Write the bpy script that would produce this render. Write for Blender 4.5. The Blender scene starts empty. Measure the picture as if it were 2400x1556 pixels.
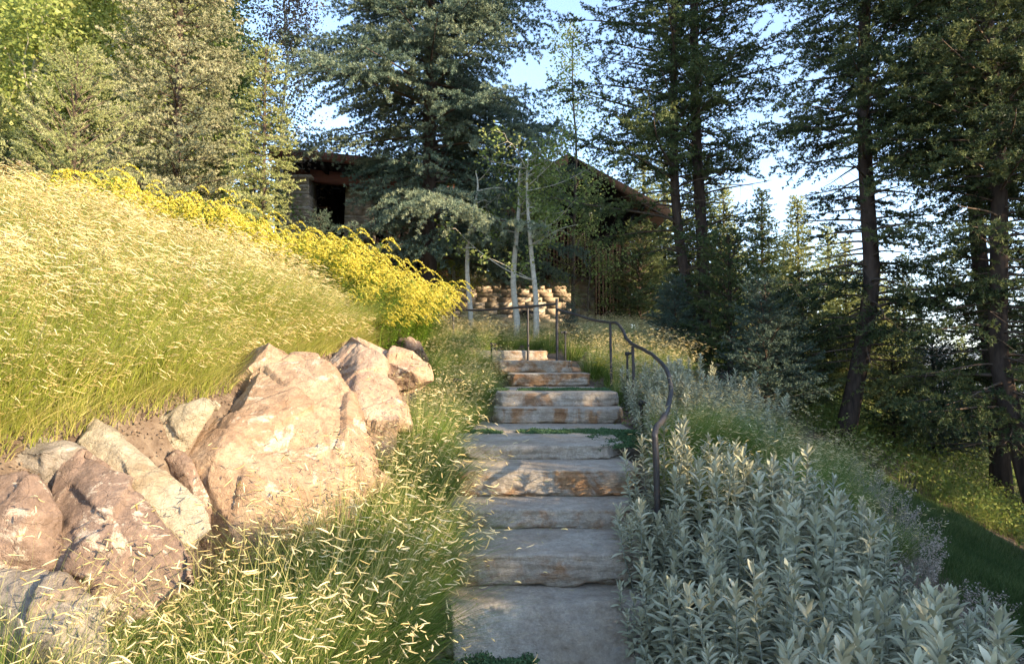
import bpy, bmesh, math, random
import numpy as np
from mathutils import Vector

sc = bpy.context.scene
R_ = math.radians
EYE = 1.6
PITCH = R_(2.43)
SUN_EL = R_(18)
SUN_AZ = R_(123)          # clockwise from the view direction (+Y) towards +X
EXPOSURE = 2.1

# ------------------------------------------------------------------ camera
cam_d = bpy.data.cameras.new('camera')
cam = bpy.data.objects.new('camera', cam_d)
sc.collection.objects.link(cam)
cam.location = (0, 0, EYE)
cam.rotation_euler = (math.pi / 2 + PITCH, 0, 0)
cam_d.lens = 24
cam_d.sensor_width = 36
cam_d.clip_start = .05
cam_d.clip_end = 80000
sc.camera = cam

# ------------------------------------------------------------------ world
wo = bpy.data.worlds.new('World')
sc.world = wo
wo.use_nodes = True
nt = wo.node_tree
bg = nt.nodes['Background']
sky = nt.nodes.new('ShaderNodeTexSky')
sky.sky_type = 'NISHITA'
sky.sun_disc = False
sky.sun_elevation = SUN_EL
sky.sun_rotation = SUN_AZ
sky.altitude = 2000
sky.air_density = 1.0
sky.dust_density = 1.0
sky.ozone_density = 1.0
nt.links.new(sky.outputs[0], bg.inputs[0])
bg.inputs[1].default_value = .15

# ------------------------------------------------------------------ sun
sd = bpy.data.lights.new('sun', 'SUN')
sun = bpy.data.objects.new('sun', sd)
sc.collection.objects.link(sun)
sd.energy = 4.1
sd.angle = R_(.55)
sd.color = (1.0, .79, .53)
S = Vector((math.sin(SUN_AZ) * math.cos(SUN_EL), math.cos(SUN_AZ) * math.cos(SUN_EL), math.sin(SUN_EL)))
sun.rotation_euler = S.to_track_quat('Z', 'Y').to_euler()
sun.location = (8, -4, 12)

sc.view_settings.view_transform = 'Standard'
sc.view_settings.look = 'None'
sc.view_settings.gamma = 1
sc.view_settings.exposure = EXPOSURE
sc.cycles.max_bounces = 6
sc.cycles.diffuse_bounces = 4
sc.cycles.glossy_bounces = 2
sc.cycles.transmission_bounces = 4
sc.cycles.volume_bounces = 0
sc.cycles.use_denoising = True
sc.cycles.denoiser = 'OPENIMAGEDENOISE'
sc.cycles.denoising_prefilter = 'ACCURATE'
sc.cycles.sample_clamp_indirect = 4

# ------------------------------------------------------------------ helpers
cp, sp = math.cos(PITCH), math.sin(PITCH)


def W(px, py, Y):
    """photo pixel (2400 x 1556) on the plane at forward distance Y -> world point"""
    u = (px - 1200) / 1600.
    v = (778 - py) / 1600.
    t = Y / (cp - v * sp)
    return (u * t, Y, EYE + t * (sp + v * cp))


def vn(P, seed=0):
    P = np.asarray(P, float)
    i = np.floor(P).astype(np.int64)
    f = P - i
    u = f * f * (3 - 2 * f)
    r = 0
    for dx in (0, 1):
        for dy in (0, 1):
            for dz in (0, 1):
                h = ((i[:, 0] + dx) * 73856093) ^ ((i[:, 1] + dy) * 19349663) ^ ((i[:, 2] + dz) * 83492791) ^ (seed * 2654435 + 12345)
                h = (h ^ (h >> 13)) * 1274126177
                h = (h ^ (h >> 16)) & 0xffff
                w = (u[:, 0] if dx else 1 - u[:, 0]) * (u[:, 1] if dy else 1 - u[:, 1]) * (u[:, 2] if dz else 1 - u[:, 2])
                r = r + w * h / 65535.
    return r


def fbm(P, seed=0, o=4):
    r = 0
    a = .5
    P = np.asarray(P, float)
    for k in range(o):
        r = r + a * (vn(P, seed + k * 7) - .5)
        P = P * 2.07
        a *= .5
    return r


def nrm(v):
    return v / np.maximum(np.linalg.norm(v, axis=-1, keepdims=True), 1e-9)


def col(nm):
    return sc.collection


def tag(o, label=None, cat=None, group=None, kind=None):
    if label: o['label'] = label
    if cat: o['category'] = cat
    if group: o['group'] = group
    if kind: o['kind'] = kind
    return o


def empty(name, loc=(0, 0, 0), rz=0, **k):
    o = bpy.data.objects.new(name, None)
    o.empty_display_size = .1
    sc.collection.objects.link(o)
    o.location = loc
    o.rotation_euler = (0, 0, rz)
    return tag(o, **k)


def kids(o):
    return KIDS.get(o.name, [])


KIDS = {}


def setparent(o, p):
    o.parent = p
    KIDS.setdefault(p.name, []).append(o)


def copy_tree(o, parent=None):
    c = o.copy()
    sc.collection.objects.link(c)
    if parent is not None:
        setparent(c, parent)
    for ch in kids(o):
        copy_tree(ch, c)
    return c


class Acc:
    def __init__(s):
        s.v = []; s.f = []; s.t = []; s.n = 0

    def add(s, V, F, t=.5):
        V = np.asarray(V, float).reshape(-1, 3)
        F = np.asarray(F, np.int64) + s.n
        s.v.append(V); s.f.append(F)
        s.t.append(np.full(len(V), t, float) if np.isscalar(t) else np.asarray(t, float).ravel())
        s.n += len(V)

    def build(s, name, mat, parent=None, smooth=False, loc=None):
        me = bpy.data.meshes.new(name)
        V = np.concatenate(s.v); T = np.concatenate(s.t)
        me.vertices.add(len(V))
        me.vertices.foreach_set('co', V.ravel().astype(np.float32))
        loops = np.concatenate([f.ravel() for f in s.f])
        sizes = np.concatenate([np.full(len(f), f.shape[1]) for f in s.f])
        me.loops.add(len(loops))
        me.loops.foreach_set('vertex_index', loops.astype(np.int32))
        me.polygons.add(len(sizes))
        st = np.concatenate([[0], np.cumsum(sizes)[:-1]])
        me.polygons.foreach_set('loop_start', st.astype(np.int32))
        me.polygons.foreach_set('loop_total', sizes.astype(np.int32))
        if smooth:
            me.polygons.foreach_set('use_smooth', np.ones(len(sizes), bool))
        me.update(calc_edges=True)
        a = me.attributes.new('tint', 'FLOAT', 'POINT')
        a.data.foreach_set('value', T.astype(np.float32))
        me.materials.append(mat)
        o = bpy.data.objects.new(name, me)
        sc.collection.objects.link(o)
        if loc is not None: o.location = loc
        if parent is not None: setparent(o, parent)
        return o

    def tube(s, P, r, sides=6, t=.5):
        P = np.asarray(P, float); n = len(P)
        r = np.full(n, r, float) if np.isscalar(r) else np.asarray(r, float)
        T = nrm(np.gradient(P, axis=0))
        ref = np.array([0, 0, 1.]) if abs(T[:, 2]).mean() < .8 else np.array([1., 0, 0])
        A = nrm(np.cross(T, ref)); B = np.cross(T, A)
        a = np.arange(sides) / sides * 2 * math.pi
        V = P[:, None] + r[:, None, None] * (np.cos(a)[None, :, None] * A[:, None] + np.sin(a)[None, :, None] * B[:, None])
        i = np.arange(n - 1)[:, None] * sides; j = np.arange(sides)[None]; k = (j + 1) % sides
        F = np.stack([i + j, i + k, i + sides + k, i + sides + j], -1).reshape(-1, 4)
        s.add(V.reshape(-1, 3), F, t)
        s.add(V[-1], np.arange(sides)[None], t) if sides > 2 else None
        s.add(V[0], np.arange(sides)[None, ::-1], t)

    def box(s, c, d, rz=0, t=.5, M=None):
        c = np.array(c, float); h = np.array(d, float) / 2
        V = np.array([[x, y, z] for z in (-1, 1) for y in (-1, 1) for x in (-1, 1)], float) * h
        if rz:
            C, Sn = math.cos(rz), math.sin(rz)
            V = V @ np.array([[C, Sn, 0], [-Sn, C, 0], [0, 0, 1]])
        s.add(V + c, [[0, 2, 3, 1], [4, 5, 7, 6], [0, 1, 5, 4], [2, 6, 7, 3], [0, 4, 6, 2], [1, 3, 7, 5]], t)

    def ribbons(s, P, t):
        """P: (N, n, 2, 3) strips"""
        N, n = P.shape[:2]
        b = np.arange(N)[:, None] * (n * 2); i = np.arange(n - 1)[None] * 2
        q = b + i
        F = np.stack([q, q + 1, q + 3, q + 2], -1).reshape(-1, 4)
        if not np.isscalar(t):
            t = np.repeat(t, n * 2)
        s.add(P.reshape(-1, 3), F, t)


# ------------------------------------------------------------------ node materials
def newmat(name):
    m = bpy.data.materials.new(name)
    m.use_nodes = True
    n = m.node_tree
    b = n.nodes['Principled BSDF']
    return m, n, b


def ramp(n, fac, stops):
    r = n.nodes.new('ShaderNodeValToRGB')
    e = r.color_ramp.elements
    while len(e) < len(stops): e.new(.5)
    for k, (p, c) in enumerate(stops):
        e[k].position = p
        e[k].color = (*c, 1)
    n.links.new(fac, r.inputs[0])
    return r.outputs[0]


def noise_(n, scale, detail=5, rough=.6, vec=None, dist=0):
    t = n.nodes.new('ShaderNodeTexNoise')
    t.inputs['Scale'].default_value = scale
    t.inputs['Detail'].default_value = detail
    t.inputs['Roughness'].default_value = rough
    t.inputs['Distortion'].default_value = dist
    if vec is not None: n.links.new(vec, t.inputs['Vector'])
    return t.outputs['Fac']


def mixc(n, fac, a, b, mode='MIX'):
    m = n.nodes.new('ShaderNodeMix')
    m.data_type = 'RGBA'
    m.blend_type = mode
    for s_, v in ((m.inputs[0], fac), (m.inputs[6], a), (m.inputs[7], b)):
        if isinstance(v, (int, float)): s_.default_value = v
        elif isinstance(v, tuple): s_.default_value = (*v, 1)
        else: n.links.new(v, s_)
    return m.outputs[2]


def coords(n, kind='Object', scale=None):
    t = n.nodes.new('ShaderNodeTexCoord').outputs[kind]
    if scale:
        mp = n.nodes.new('ShaderNodeMapping')
        mp.inputs['Scale'].default_value = scale
        n.links.new(t, mp.inputs[0])
        t = mp.outputs[0]
    return t


def bump(n, b, h, strength=.5, dist=.02):
    bp = n.nodes.new('ShaderNodeBump')
    bp.inputs['Strength'].default_value = strength
    bp.inputs['Distance'].default_value = dist
    n.links.new(h, bp.inputs['Height'])
    n.links.new(bp.outputs[0], b.inputs['Normal'])


def leafmat(name, c0, c1, c2, trans=.35, rough=.6, spec=.25, varobj=.12, tcol=None):
    """foliage: colour spread by the per-leaf tint attribute, with light passing through"""
    m, n, b = newmat(name)
    at = n.nodes.new('ShaderNodeAttribute'); at.attribute_name = 'tint'
    oi = n.nodes.new('ShaderNodeObjectInfo')
    c = ramp(n, at.outputs['Fac'], [(0, c0), (.5, c1), (1, c2)])
    hs = n.nodes.new('ShaderNodeHueSaturation')
    mr = n.nodes.new('ShaderNodeMapRange')
    mr.inputs[3].default_value = 1 - varobj; mr.inputs[4].default_value = 1 + varobj
    n.links.new(oi.outputs['Random'], mr.inputs[0]); n.links.new(mr.outputs[0], hs.inputs['Value'])
    n.links.new(c, hs.inputs['Color'])
    n.links.new(hs.outputs[0], b.inputs['Base Color'])
    b.inputs['Roughness'].default_value = rough
    b.inputs['Specular IOR Level'].default_value = spec
    tr = n.nodes.new('ShaderNodeBsdfTranslucent')
    if tcol:
        n.links.new(mixc(n, .6, hs.outputs[0], tcol), tr.inputs[0])
    else:
        n.links.new(hs.outputs[0], tr.inputs[0])
    mx = n.nodes.new('ShaderNodeMixShader')
    mx.inputs[0].default_value = trans
    n.links.new(b.outputs[0], mx.inputs[1]); n.links.new(tr.outputs[0], mx.inputs[2])
    n.links.new(mx.outputs[0], n.nodes['Material Output'].inputs[0])
    return m


def rockmat(name, stops, stain=None, white=.0, scale=1., bs=.6, layer=None, fleck=.25, crack=.0):
    m, n, b = newmat(name)
    v = coords(n)
    oi = n.nodes.new('ShaderNodeObjectInfo')
    ad = n.nodes.new('ShaderNodeVectorMath'); ad.operation = 'ADD'
    mu = n.nodes.new('ShaderNodeVectorMath'); mu.operation = 'SCALE'
    cmb = n.nodes.new('ShaderNodeCombineXYZ')
    for k in range(3): n.links.new(oi.outputs['Random'], cmb.inputs[k])
    n.links.new(cmb.outputs[0], mu.inputs[0]); mu.inputs['Scale'].default_value = 37
    n.links.new(v, ad.inputs[0]); n.links.new(mu.outputs[0], ad.inputs[1])
    v = ad.outputs[0]
    big = noise_(n, 2.2 * scale, 6, .62, v, .6)
    c = ramp(n, big, stops)
    if stain:
        s1 = noise_(n, 2.6 * scale, 5, .65, v, 1.2)
        mask = ramp(n, s1, [(stain[1], (0, 0, 0)), (stain[1] + .12, (1, 1, 1))])
        sc2 = ramp(n, noise_(n, 7 * scale, 4, .6, v), [(.3, stain[0]), (.7, stain[2])])
        geo = n.nodes.new('ShaderNodeNewGeometry')
        sep = n.nodes.new('ShaderNodeSeparateXYZ'); n.links.new(geo.outputs['Normal'], sep.inputs[0])
        side = ramp(n, sep.outputs[2], [(.45, (1, 1, 1)), (.8, (.12, .12, .12))])
        mask = mixc(n, 1., mask, side, 'MULTIPLY')
        c = mixc(n, mask, c, sc2)
    if white:
        w1 = noise_(n, 4.2 * scale, 10, .74, v, .55)
        mask = ramp(n, w1, [(1 - white, (0, 0, 0)), (1 - white + .05, (.9, .9, .9))])
        c = mixc(n, mask, c, (.56, .48, .385))
    gr = noise_(n, 13, 8, .75, v, .3)
    c = mixc(n, .45, c, ramp(n, gr, [(.32, (.22, .19, .16)), (.5, (.5, .5, .5)), (.68, (.82, .80, .76))]), 'OVERLAY')
    crk = n.nodes.new('ShaderNodeTexVoronoi'); crk.feature = 'DISTANCE_TO_EDGE'; crk.inputs['Scale'].default_value = 3.1 * scale
    wv = n.nodes.new('ShaderNodeVectorMath'); wv.operation = 'ADD'
    nv = n.nodes.new('ShaderNodeTexNoise'); nv.inputs['Scale'].default_value = 5; nv.inputs['Detail'].default_value = 5; n.links.new(v, nv.inputs['Vector'])
    ms = n.nodes.new('ShaderNodeVectorMath'); ms.operation = 'SCALE'; ms.inputs['Scale'].default_value = .35; n.links.new(nv.outputs['Color'], ms.inputs[0])
    n.links.new(v, wv.inputs[0]); n.links.new(ms.outputs[0], wv.inputs[1]); n.links.new(wv.outputs[0], crk.inputs['Vector'])
    ck = ramp(n, crk.outputs['Distance'], [(0, (0, 0, 0)), (.018, (1, 1, 1))])
    if crack: c = mixc(n, crack, c, mixc(n, 1., c, mixc(n, .65, (1., 1., 1.), ck), 'MULTIPLY'))
    fine = noise_(n, 55, 4, .7, v)
    c = mixc(n, fleck, c, ramp(n, fine, [(.3, (.12, .1, .08)), (.7, (.85, .8, .72))]), 'OVERLAY')
    n.links.new(c, b.inputs['Base Color'])
    b.inputs['Roughness'].default_value = .88
    b.inputs['Specular IOR Level'].default_value = .2
    if layer:
        mp = n.nodes.new('ShaderNodeMapping'); mp.inputs['Scale'].default_value = layer
        n.links.new(v, mp.inputs[0])
        lh = noise_(n, 6, 6, .7, mp.outputs[0], .4)
        ma = n.nodes.new('ShaderNodeMath'); ma.operation = 'ADD'
        n.links.new(lh, ma.inputs[0]); n.links.new(noise_(n, 24, 8, .72, v), ma.inputs[1])
        bump(n, b, ma.outputs[0], bs, .03)
    else:
        ma = n.nodes.new('ShaderNodeMath'); ma.operation = 'MULTIPLY_ADD'; ma.inputs[1].default_value = .12
        n.links.new(ck, ma.inputs[0]); n.links.new(noise_(n, 14, 10, .74, v, .3), ma.inputs[2])
        bump(n, b, ma.outputs[0], min(1, bs * 1.5), .04)
    return m


def plain(name, c, rough=.6, metal=0, spec=.5, var=.25, scale=20, c2=None, bs=.15, sc3=None):
    m, n, b = newmat(name)
    v = coords(n, 'Object', sc3)
    f = noise_(n, scale, 5, .6, v)
    c2 = c2 or tuple(x * (1 - var) for x in c)
    n.links.new(ramp(n, f, [(.3, c), (.7, c2)]), b.inputs['Base Color'])
    b.inputs['Roughness'].default_value = rough
    b.inputs['Metallic'].default_value = metal
    b.inputs['Specular IOR Level'].default_value = spec
    if bs: bump(n, b, f, bs, .01)
    return m


def stonewallmat(name):
    m, n, b = newmat(name)
    at = n.nodes.new('ShaderNodeAttribute'); at.attribute_name = 'tint'
    c = ramp(n, at.outputs['Fac'], [(0, (.34, .26, .185)), (.3, (.40, .32, .23)), (.6, (.45, .37, .275)), (1, (.49, .42, .33))])
    f = noise_(n, 9, 6, .65, coords(n))
    c = mixc(n, .5, c, ramp(n, f, [(.3, (.25, .2, .15)), (.7, (.8, .78, .74))]), 'OVERLAY')
    n.links.new(c, b.inputs['Base Color'])
    b.inputs['Roughness'].default_value = .9
    bump(n, b, f, .6, .03)
    return m


M = {}
M['needle_blue'] = leafmat('needles_bluegreen', (.062, .10, .07), (.145, .20, .14), (.31, .34, .21), .25, .55, .3)
M['needle_teal'] = leafmat('needles_teal', (.035, .06, .042), (.075, .112, .08), (.14, .18, .115), .15, .55, .3)
M['needle_green'] = leafmat('needles_green', (.04, .06, .022), (.085, .12, .042), (.19, .21, .07), .28, .6, .25)
M['needle_dark'] = leafmat('needles_dark', (.024, .038, .018), (.085, .118, .046), (.19, .21, .075), .3, .6, .25)
M['needle_light'] = leafmat('needles_light', (.24, .28, .09), (.40, .43, .16), (.54, .53, .26), .38, .6, .25)
M['needle_bright'] = leafmat('needles_bright', (.30, .34, .13), (.46, .48, .20), (.60, .58, .30), .4, .6, .25)
M['needle_silver'] = leafmat('needles_silver', (.20, .22, .12), (.37, .37, .21), (.56, .52, .33), .3, .6, .25)
M['leaf_yg'] = leafmat('leaf_yellowgreen', (.20, .26, .06), (.38, .43, .12), (.60, .56, .22), .5, .5, .3)
M['leaf_green'] = leafmat('leaf_green', (.13, .19, .045), (.26, .33, .09), (.46, .46, .17), .5, .5, .3)
M['leaf_brown'] = leafmat('leaf_russet', (.10, .07, .05), (.20, .15, .10), (.30, .25, .15), .3, .5, .3)
M['grass'] = leafmat('grass_blade', (.16, .23, .03), (.36, .41, .07), (.66, .56, .22), .45, .5, .3, .08)
M['grass_deep'] = leafmat('clump_blade', (.08, .15, .02), (.18, .285, .05), (.46, .44, .17), .45, .5, .3, .1)
M['culm'] = leafmat('grass_culm', (.30, .34, .10), (.48, .46, .18), (.62, .54, .26), .3, .6, .2, .05)
M['seed'] = leafmat('seed_head', (.46, .33, .12), (.84, .69, .33), (.95, .84, .52), .3, .7, .15, .05)
M['sage'] = leafmat('sage_leaf', (.20, .21, .125), (.385, .385, .255), (.60, .57, .41), .12, .75, .15, .1)
M['sagestem'] = leafmat('sage_stem', (.18, .2, .15), (.26, .28, .22), (.34, .35, .28), .05, .8, .1)
M['gold'] = leafmat('goldenrod_flower', (.46, .39, .04), (.69, .59, .08), (.82, .74, .22), .3, .7, .1, .05)
M['goldleaf'] = leafmat('goldenrod_leaf', (.08, .16, .015), (.17, .28, .03), (.32, .42, .06), .4, .5, .3)
M['lawn'] = leafmat('lawn_blade', (.05, .085, .022), (.10, .15, .045), (.22, .25, .09), .35, .5, .2, .0)
M['moss'] = leafmat('moss_leaf', (.05, .11, .04), (.09, .16, .07), (.16, .22, .11), .2, .8, .1)
M['weed'] = leafmat('weed_leaf', (.08, .13, .03), (.20, .26, .06), (.42, .40, .14), .4, .6, .2)
M['pink'] = leafmat('dusty_flower', (.30, .24, .18), (.46, .38, .30), (.60, .52, .42), .2, .8, .1)
M['bark'] = plain('bark_conifer', (.10, .072, .056), .95, 0, .1, .5, 14, (.035, .027, .022), 1., (1, 1, .22))
M['bark_w'] = plain('bark_aspen', (.62, .58, .48), .8, 0, .2, .5, 9, (.40, .36, .28), .4, (1, 1, 2.5))
M['twig'] = plain('twig_brown', (.16, .12, .09), .9, 0, .1, .4, 30, None, .0)
M['iron'] = plain('iron_rail', (.035, .036, .04), .5, .4, .5, .35, 60, (.075, .062, .055), .25)
M['black'] = plain('black_metal', (.03, .03, .03), .5, .4, .5, .3, 40, None, .1)
M['redwood'] = plain('stained_timber', (.24, .085, .05), .7, 0, .3, .4, 6, (.14, .05, .032), .3, (.4, 4, 4))
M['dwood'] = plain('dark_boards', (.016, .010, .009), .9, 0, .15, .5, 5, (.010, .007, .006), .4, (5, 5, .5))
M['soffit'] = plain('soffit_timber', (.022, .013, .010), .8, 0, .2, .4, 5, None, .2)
M['shingle'] = plain('roof_shingle', (.14, .10, .08), .9, 0, .1, .4, 14, (.08, .06, .05), .6)
M['stonewall'] = stonewallmat('ledger_stone')
M['mortar'] = plain('wall_core', (.24, .19, .14), .95, 0, .1, .3, 20, None, .2)
m, n, b = newmat('window_glass')
b.inputs['Base Color'].default_value = (.05, .06, .07, 1); b.inputs['Roughness'].default_value = .05
b.inputs['Specular IOR Level'].default_value = 1.
M['glass'] = m
m, n, b = newmat('lens_glass')
b.inputs['Base Color'].default_value = (.55, .58, .58, 1); b.inputs['Roughness'].default_value = .15
M['lens'] = m

M['rock_tan'] = rockmat('boulder_tan', [(.30, (.29, .19, .12)), (.5, (.385, .27, .18)), (.66, (.46, .35, .245))], white=.43, scale=.9)
M['rock_brown'] = rockmat('boulder_brown', [(.30, (.19, .135, .105)), (.55, (.27, .195, .15)), (.7, (.40, .30, .225))], white=.455, scale=1.5)
M['rock_cream'] = rockmat('boulder_cream', [(.30, (.33, .28, .20)), (.55, (.44, .385, .285)), (.7, (.34, .27, .175))], scale=1.6)
M['rock_grey'] = rockmat('boulder_grey', [(.30, (.23, .20, .165)), (.55, (.31, .275, .23)), (.7, (.26, .20, .15))], white=.42, scale=1.1)
M['rock_rose'] = rockmat('boulder_rose', [(.30, (.33, .22, .155)), (.5, (.44, .31, .22)), (.7, (.52, .40, .29))], white=.42, scale=1.)
M['step_grey'] = rockmat('step_sandstone', [(.30, (.36, .295, .215)), (.5, (.42, .365, .295)), (.7, (.50, .455, .375))], stain=((.28, .16, .09), .50, (.38, .26, .16)), bs=1., layer=(1, 1, 7), fleck=.22, crack=.0)
M['step_rust'] = rockmat('step_rusty', [(.30, (.36, .295, .215)), (.5, (.42, .365, .295)), (.7, (.50, .455, .375))], stain=((.27, .145, .075), .44, (.41, .27, .15)), bs=1., layer=(1, 1, 7), fleck=.22, crack=.0)
M['step_smooth'] = rockmat('step_plain', [(.30, (.36, .295, .215)), (.5, (.42, .365, .295)), (.7, (.50, .455, .375))], stain=((.27, .19, .13), .60, (.34, .25, .17)), bs=1., layer=(1, 1.6, 5), fleck=.25, crack=.0)


# ------------------------------------------------------------------ terrain
PY = [-30, 3.45, 3.75, 4.06, 4.68, 5.13, 5.7, 7.7, 8.0, 10.0, 10.5, 11.8, 13, 16, 20, 24, 40, 200]
PZ = [-.35, -.06, .0, .15, .32, .45, .66, .78, .9, 1.08, 1.25, 1.5, 1.75, 2.15, 2.5, 2.75, 3.4, 4.5]
XT_Y = [0, 2.2, 3.3, 4.5, 6, 8, 10, 12, 14, 18]
XT_X = [-3.0, -2.75, -2.42, -2.1, -2.1, -1.85, -1.6, -1.5, -1.8, -2.5]
ZT = [.7, .95, 1.24, 1.42, 1.6, 1.78, 1.88, 1.98, 2.15, 2.4]
XF_X = [-1.8, -1.65, -1.5, -1.35, -1.0, -.95, -1.0, -1.1, -1.3, -2.0]


def H(x, y):
    x = np.atleast_1d(np.asarray(x, float)); y = np.atleast_1d(np.asarray(y, float))
    p = np.interp(y, PY, PZ)
    xt = np.interp(y, XT_Y, XT_X); zt = np.interp(y, XT_Y, ZT); xf = np.interp(y, XT_Y, XF_X)
    z = p.copy()
    # verge on both sides of the steps
    z = z + .12 * np.clip((-.35 - x) / .5, 0, 1) * (y > 0)
    # boulder slope
    u = np.clip((xf - x) / np.maximum(xf - xt, .1), 0, 1)
    u = u * u * (3 - 2 * u)
    near = np.clip((24 - y) / 8, 0, 1)
    z = z + u * (np.maximum(zt - p - .12, .1)) * near
    # bank
    d = np.clip(xt - x, 0, None)
    bank = .285 * np.minimum(d, 3.6) + .07 * np.clip(d - 3.6, 0, 40)
    z = z + bank * np.clip((y + 3) / 4, .3, 1)
    # right side: low mound then a fall to the valley
    z = z + .16 * np.exp(-((x - 1.4) / .45) ** 2) * np.clip((9 - y) / 3, 0, 1)
    x0 = np.interp(y, [0, 6, 14, 30], [1.55, 1.7, 3.0, 5.0])
    dr = np.clip(x - x0, 0, None)
    fall = .40 * np.minimum(dr, 30) + .33 * np.clip(dr - 30, 0, 650)
    fall = fall + .10 * np.clip(y - 26, 0, 900) * np.clip(dr / 20, 0, 1)
    z = z - fall
    r = np.hypot(x, y)
    z = np.maximum(z, -265.)
    P = np.stack([x, y, np.zeros_like(x)], -1)
    z = z + .05 * fbm(P * 1.7, 3) * np.clip(r / 3, .4, 1) + np.clip(r - 60, 0, 400) / 400 * 10 * fbm(P / 60., 5)
    mt = np.clip((r - 11000) / 5000, 0, 1)
    z = z + mt * (520 + 900 * np.abs(fbm(P / 3800., 9, 5))) * (1 + .2 * np.sin(x / 2300.))
    return z


def Hs(x, y):
    return float(H(x, y)[0])


def make_ground():
    N = 560
    a = 3.; bq = math.log(2 * 26000 / a)
    t = np.linspace(-1, 1, N)
    ax = a * np.sinh(bq * t)
    ay = ax.copy()
    X, Y = np.meshgrid(ax, ay + 5.0)
    Z = H(X.ravel(), Y.ravel())
    V = np.stack([X.ravel(), Y.ravel(), Z], -1)
    i = (np.arange(N - 1)[:, None] * N + np.arange(N - 1)[None]).ravel()
    A = Acc()
    A.add(V, np.stack([i, i + 1, i + N + 1, i + N], -1))
    m, n, b = newmat('soil_and_slopes')
    v = coords(n)
    c = ramp(n, noise_(n, 9, 8, .7, v), [(.3, (.10, .07, .05)), (.5, (.19, .14, .10)), (.7, (.30, .24, .175))])
    far = ramp(n, noise_(n, .0009, 6, .6, v), [(.38, (.10, .13, .09)), (.5, (.20, .19, .13)), (.62, (.30, .27, .20))])
    ln = n.nodes.new('ShaderNodeVectorMath'); ln.operation = 'LENGTH'; n.links.new(v, ln.inputs[0])
    mr = n.nodes.new('ShaderNodeMapRange'); mr.inputs[1].default_value = 14; mr.inputs[2].default_value = 28
    n.links.new(ln.outputs['Value'], mr.inputs[0])
    mr2 = n.nodes.new('ShaderNodeMapRange'); mr2.inputs[1].default_value = 700; mr2.inputs[2].default_value = 1500
    n.links.new(ln.outputs['Value'], mr2.inputs[0])
    slope = ramp(n, noise_(n, 1.3, 7, .7, v), [(.35, (.035, .045, .018)), (.6, (.10, .115, .04))])
    c = mixc(n, mr.outputs[0], c, slope)
    c = mixc(n, mr2.outputs[0], c, far)
    n.links.new(c, b.inputs['Base Color'])
    b.inputs['Roughness'].default_value = .95; b.inputs['Specular IOR Level'].default_value = .1
    bump(n, b, noise_(n, 28, 8, .75, v), .8, .03)
    o = A.build('ground', m, smooth=True)
    tag(o, 'brown garden soil on the slope running down to the far valley', 'ground', kind='structure')


make_ground()


# ------------------------------------------------------------------ rocks
def remeshed(pts, vox, smooth):
    bm = bmesh.new()
    for p in pts: bm.verts.new(p)
    r = bmesh.ops.convex_hull(bm, input=bm.verts)
    junk = [e for e in r['geom_interior'] if isinstance(e, bmesh.types.BMVert)]
    bmesh.ops.delete(bm, geom=junk, context='VERTS')
    me = bpy.data.meshes.new('tmp'); bm.to_mesh(me); bm.free()
    o = bpy.data.objects.new('tmp', me); sc.collection.objects.link(o)
    md = o.modifiers.new('r', 'REMESH'); md.mode = 'VOXEL'; md.voxel_size = vox
    ms = o.modifiers.new('s', 'SMOOTH'); ms.factor = .5; ms.iterations = smooth
    dg = bpy.context.evaluated_depsgraph_get()
    m2 = bpy.data.meshes.new_from_object(o.evaluated_get(dg))
    bpy.data.objects.remove(o)
    V = np.zeros(len(m2.vertices) * 3, np.float32); m2.vertices.foreach_get('co', V)
    Nn = np.zeros(len(m2.vertices) * 3, np.float32); m2.vertices.foreach_get('normal', Nn)
    return m2, V.reshape(-1, 3).astype(float), Nn.reshape(-1, 3).astype(float)


def finish_rock(m2, V, name, mat, center, parent=None):
    m2.vertices.foreach_set('co', (V - center).ravel().astype(np.float32))
    m2.polygons.foreach_set('use_smooth', np.ones(len(m2.polygons), bool))
    m2.update(); m2.name = name
    m2.materials.clear(); m2.materials.append(mat)
    o = bpy.data.objects.new(name, m2); sc.collection.objects.link(o)
    o.location = center
    if parent: setparent(o, parent)
    return o


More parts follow.
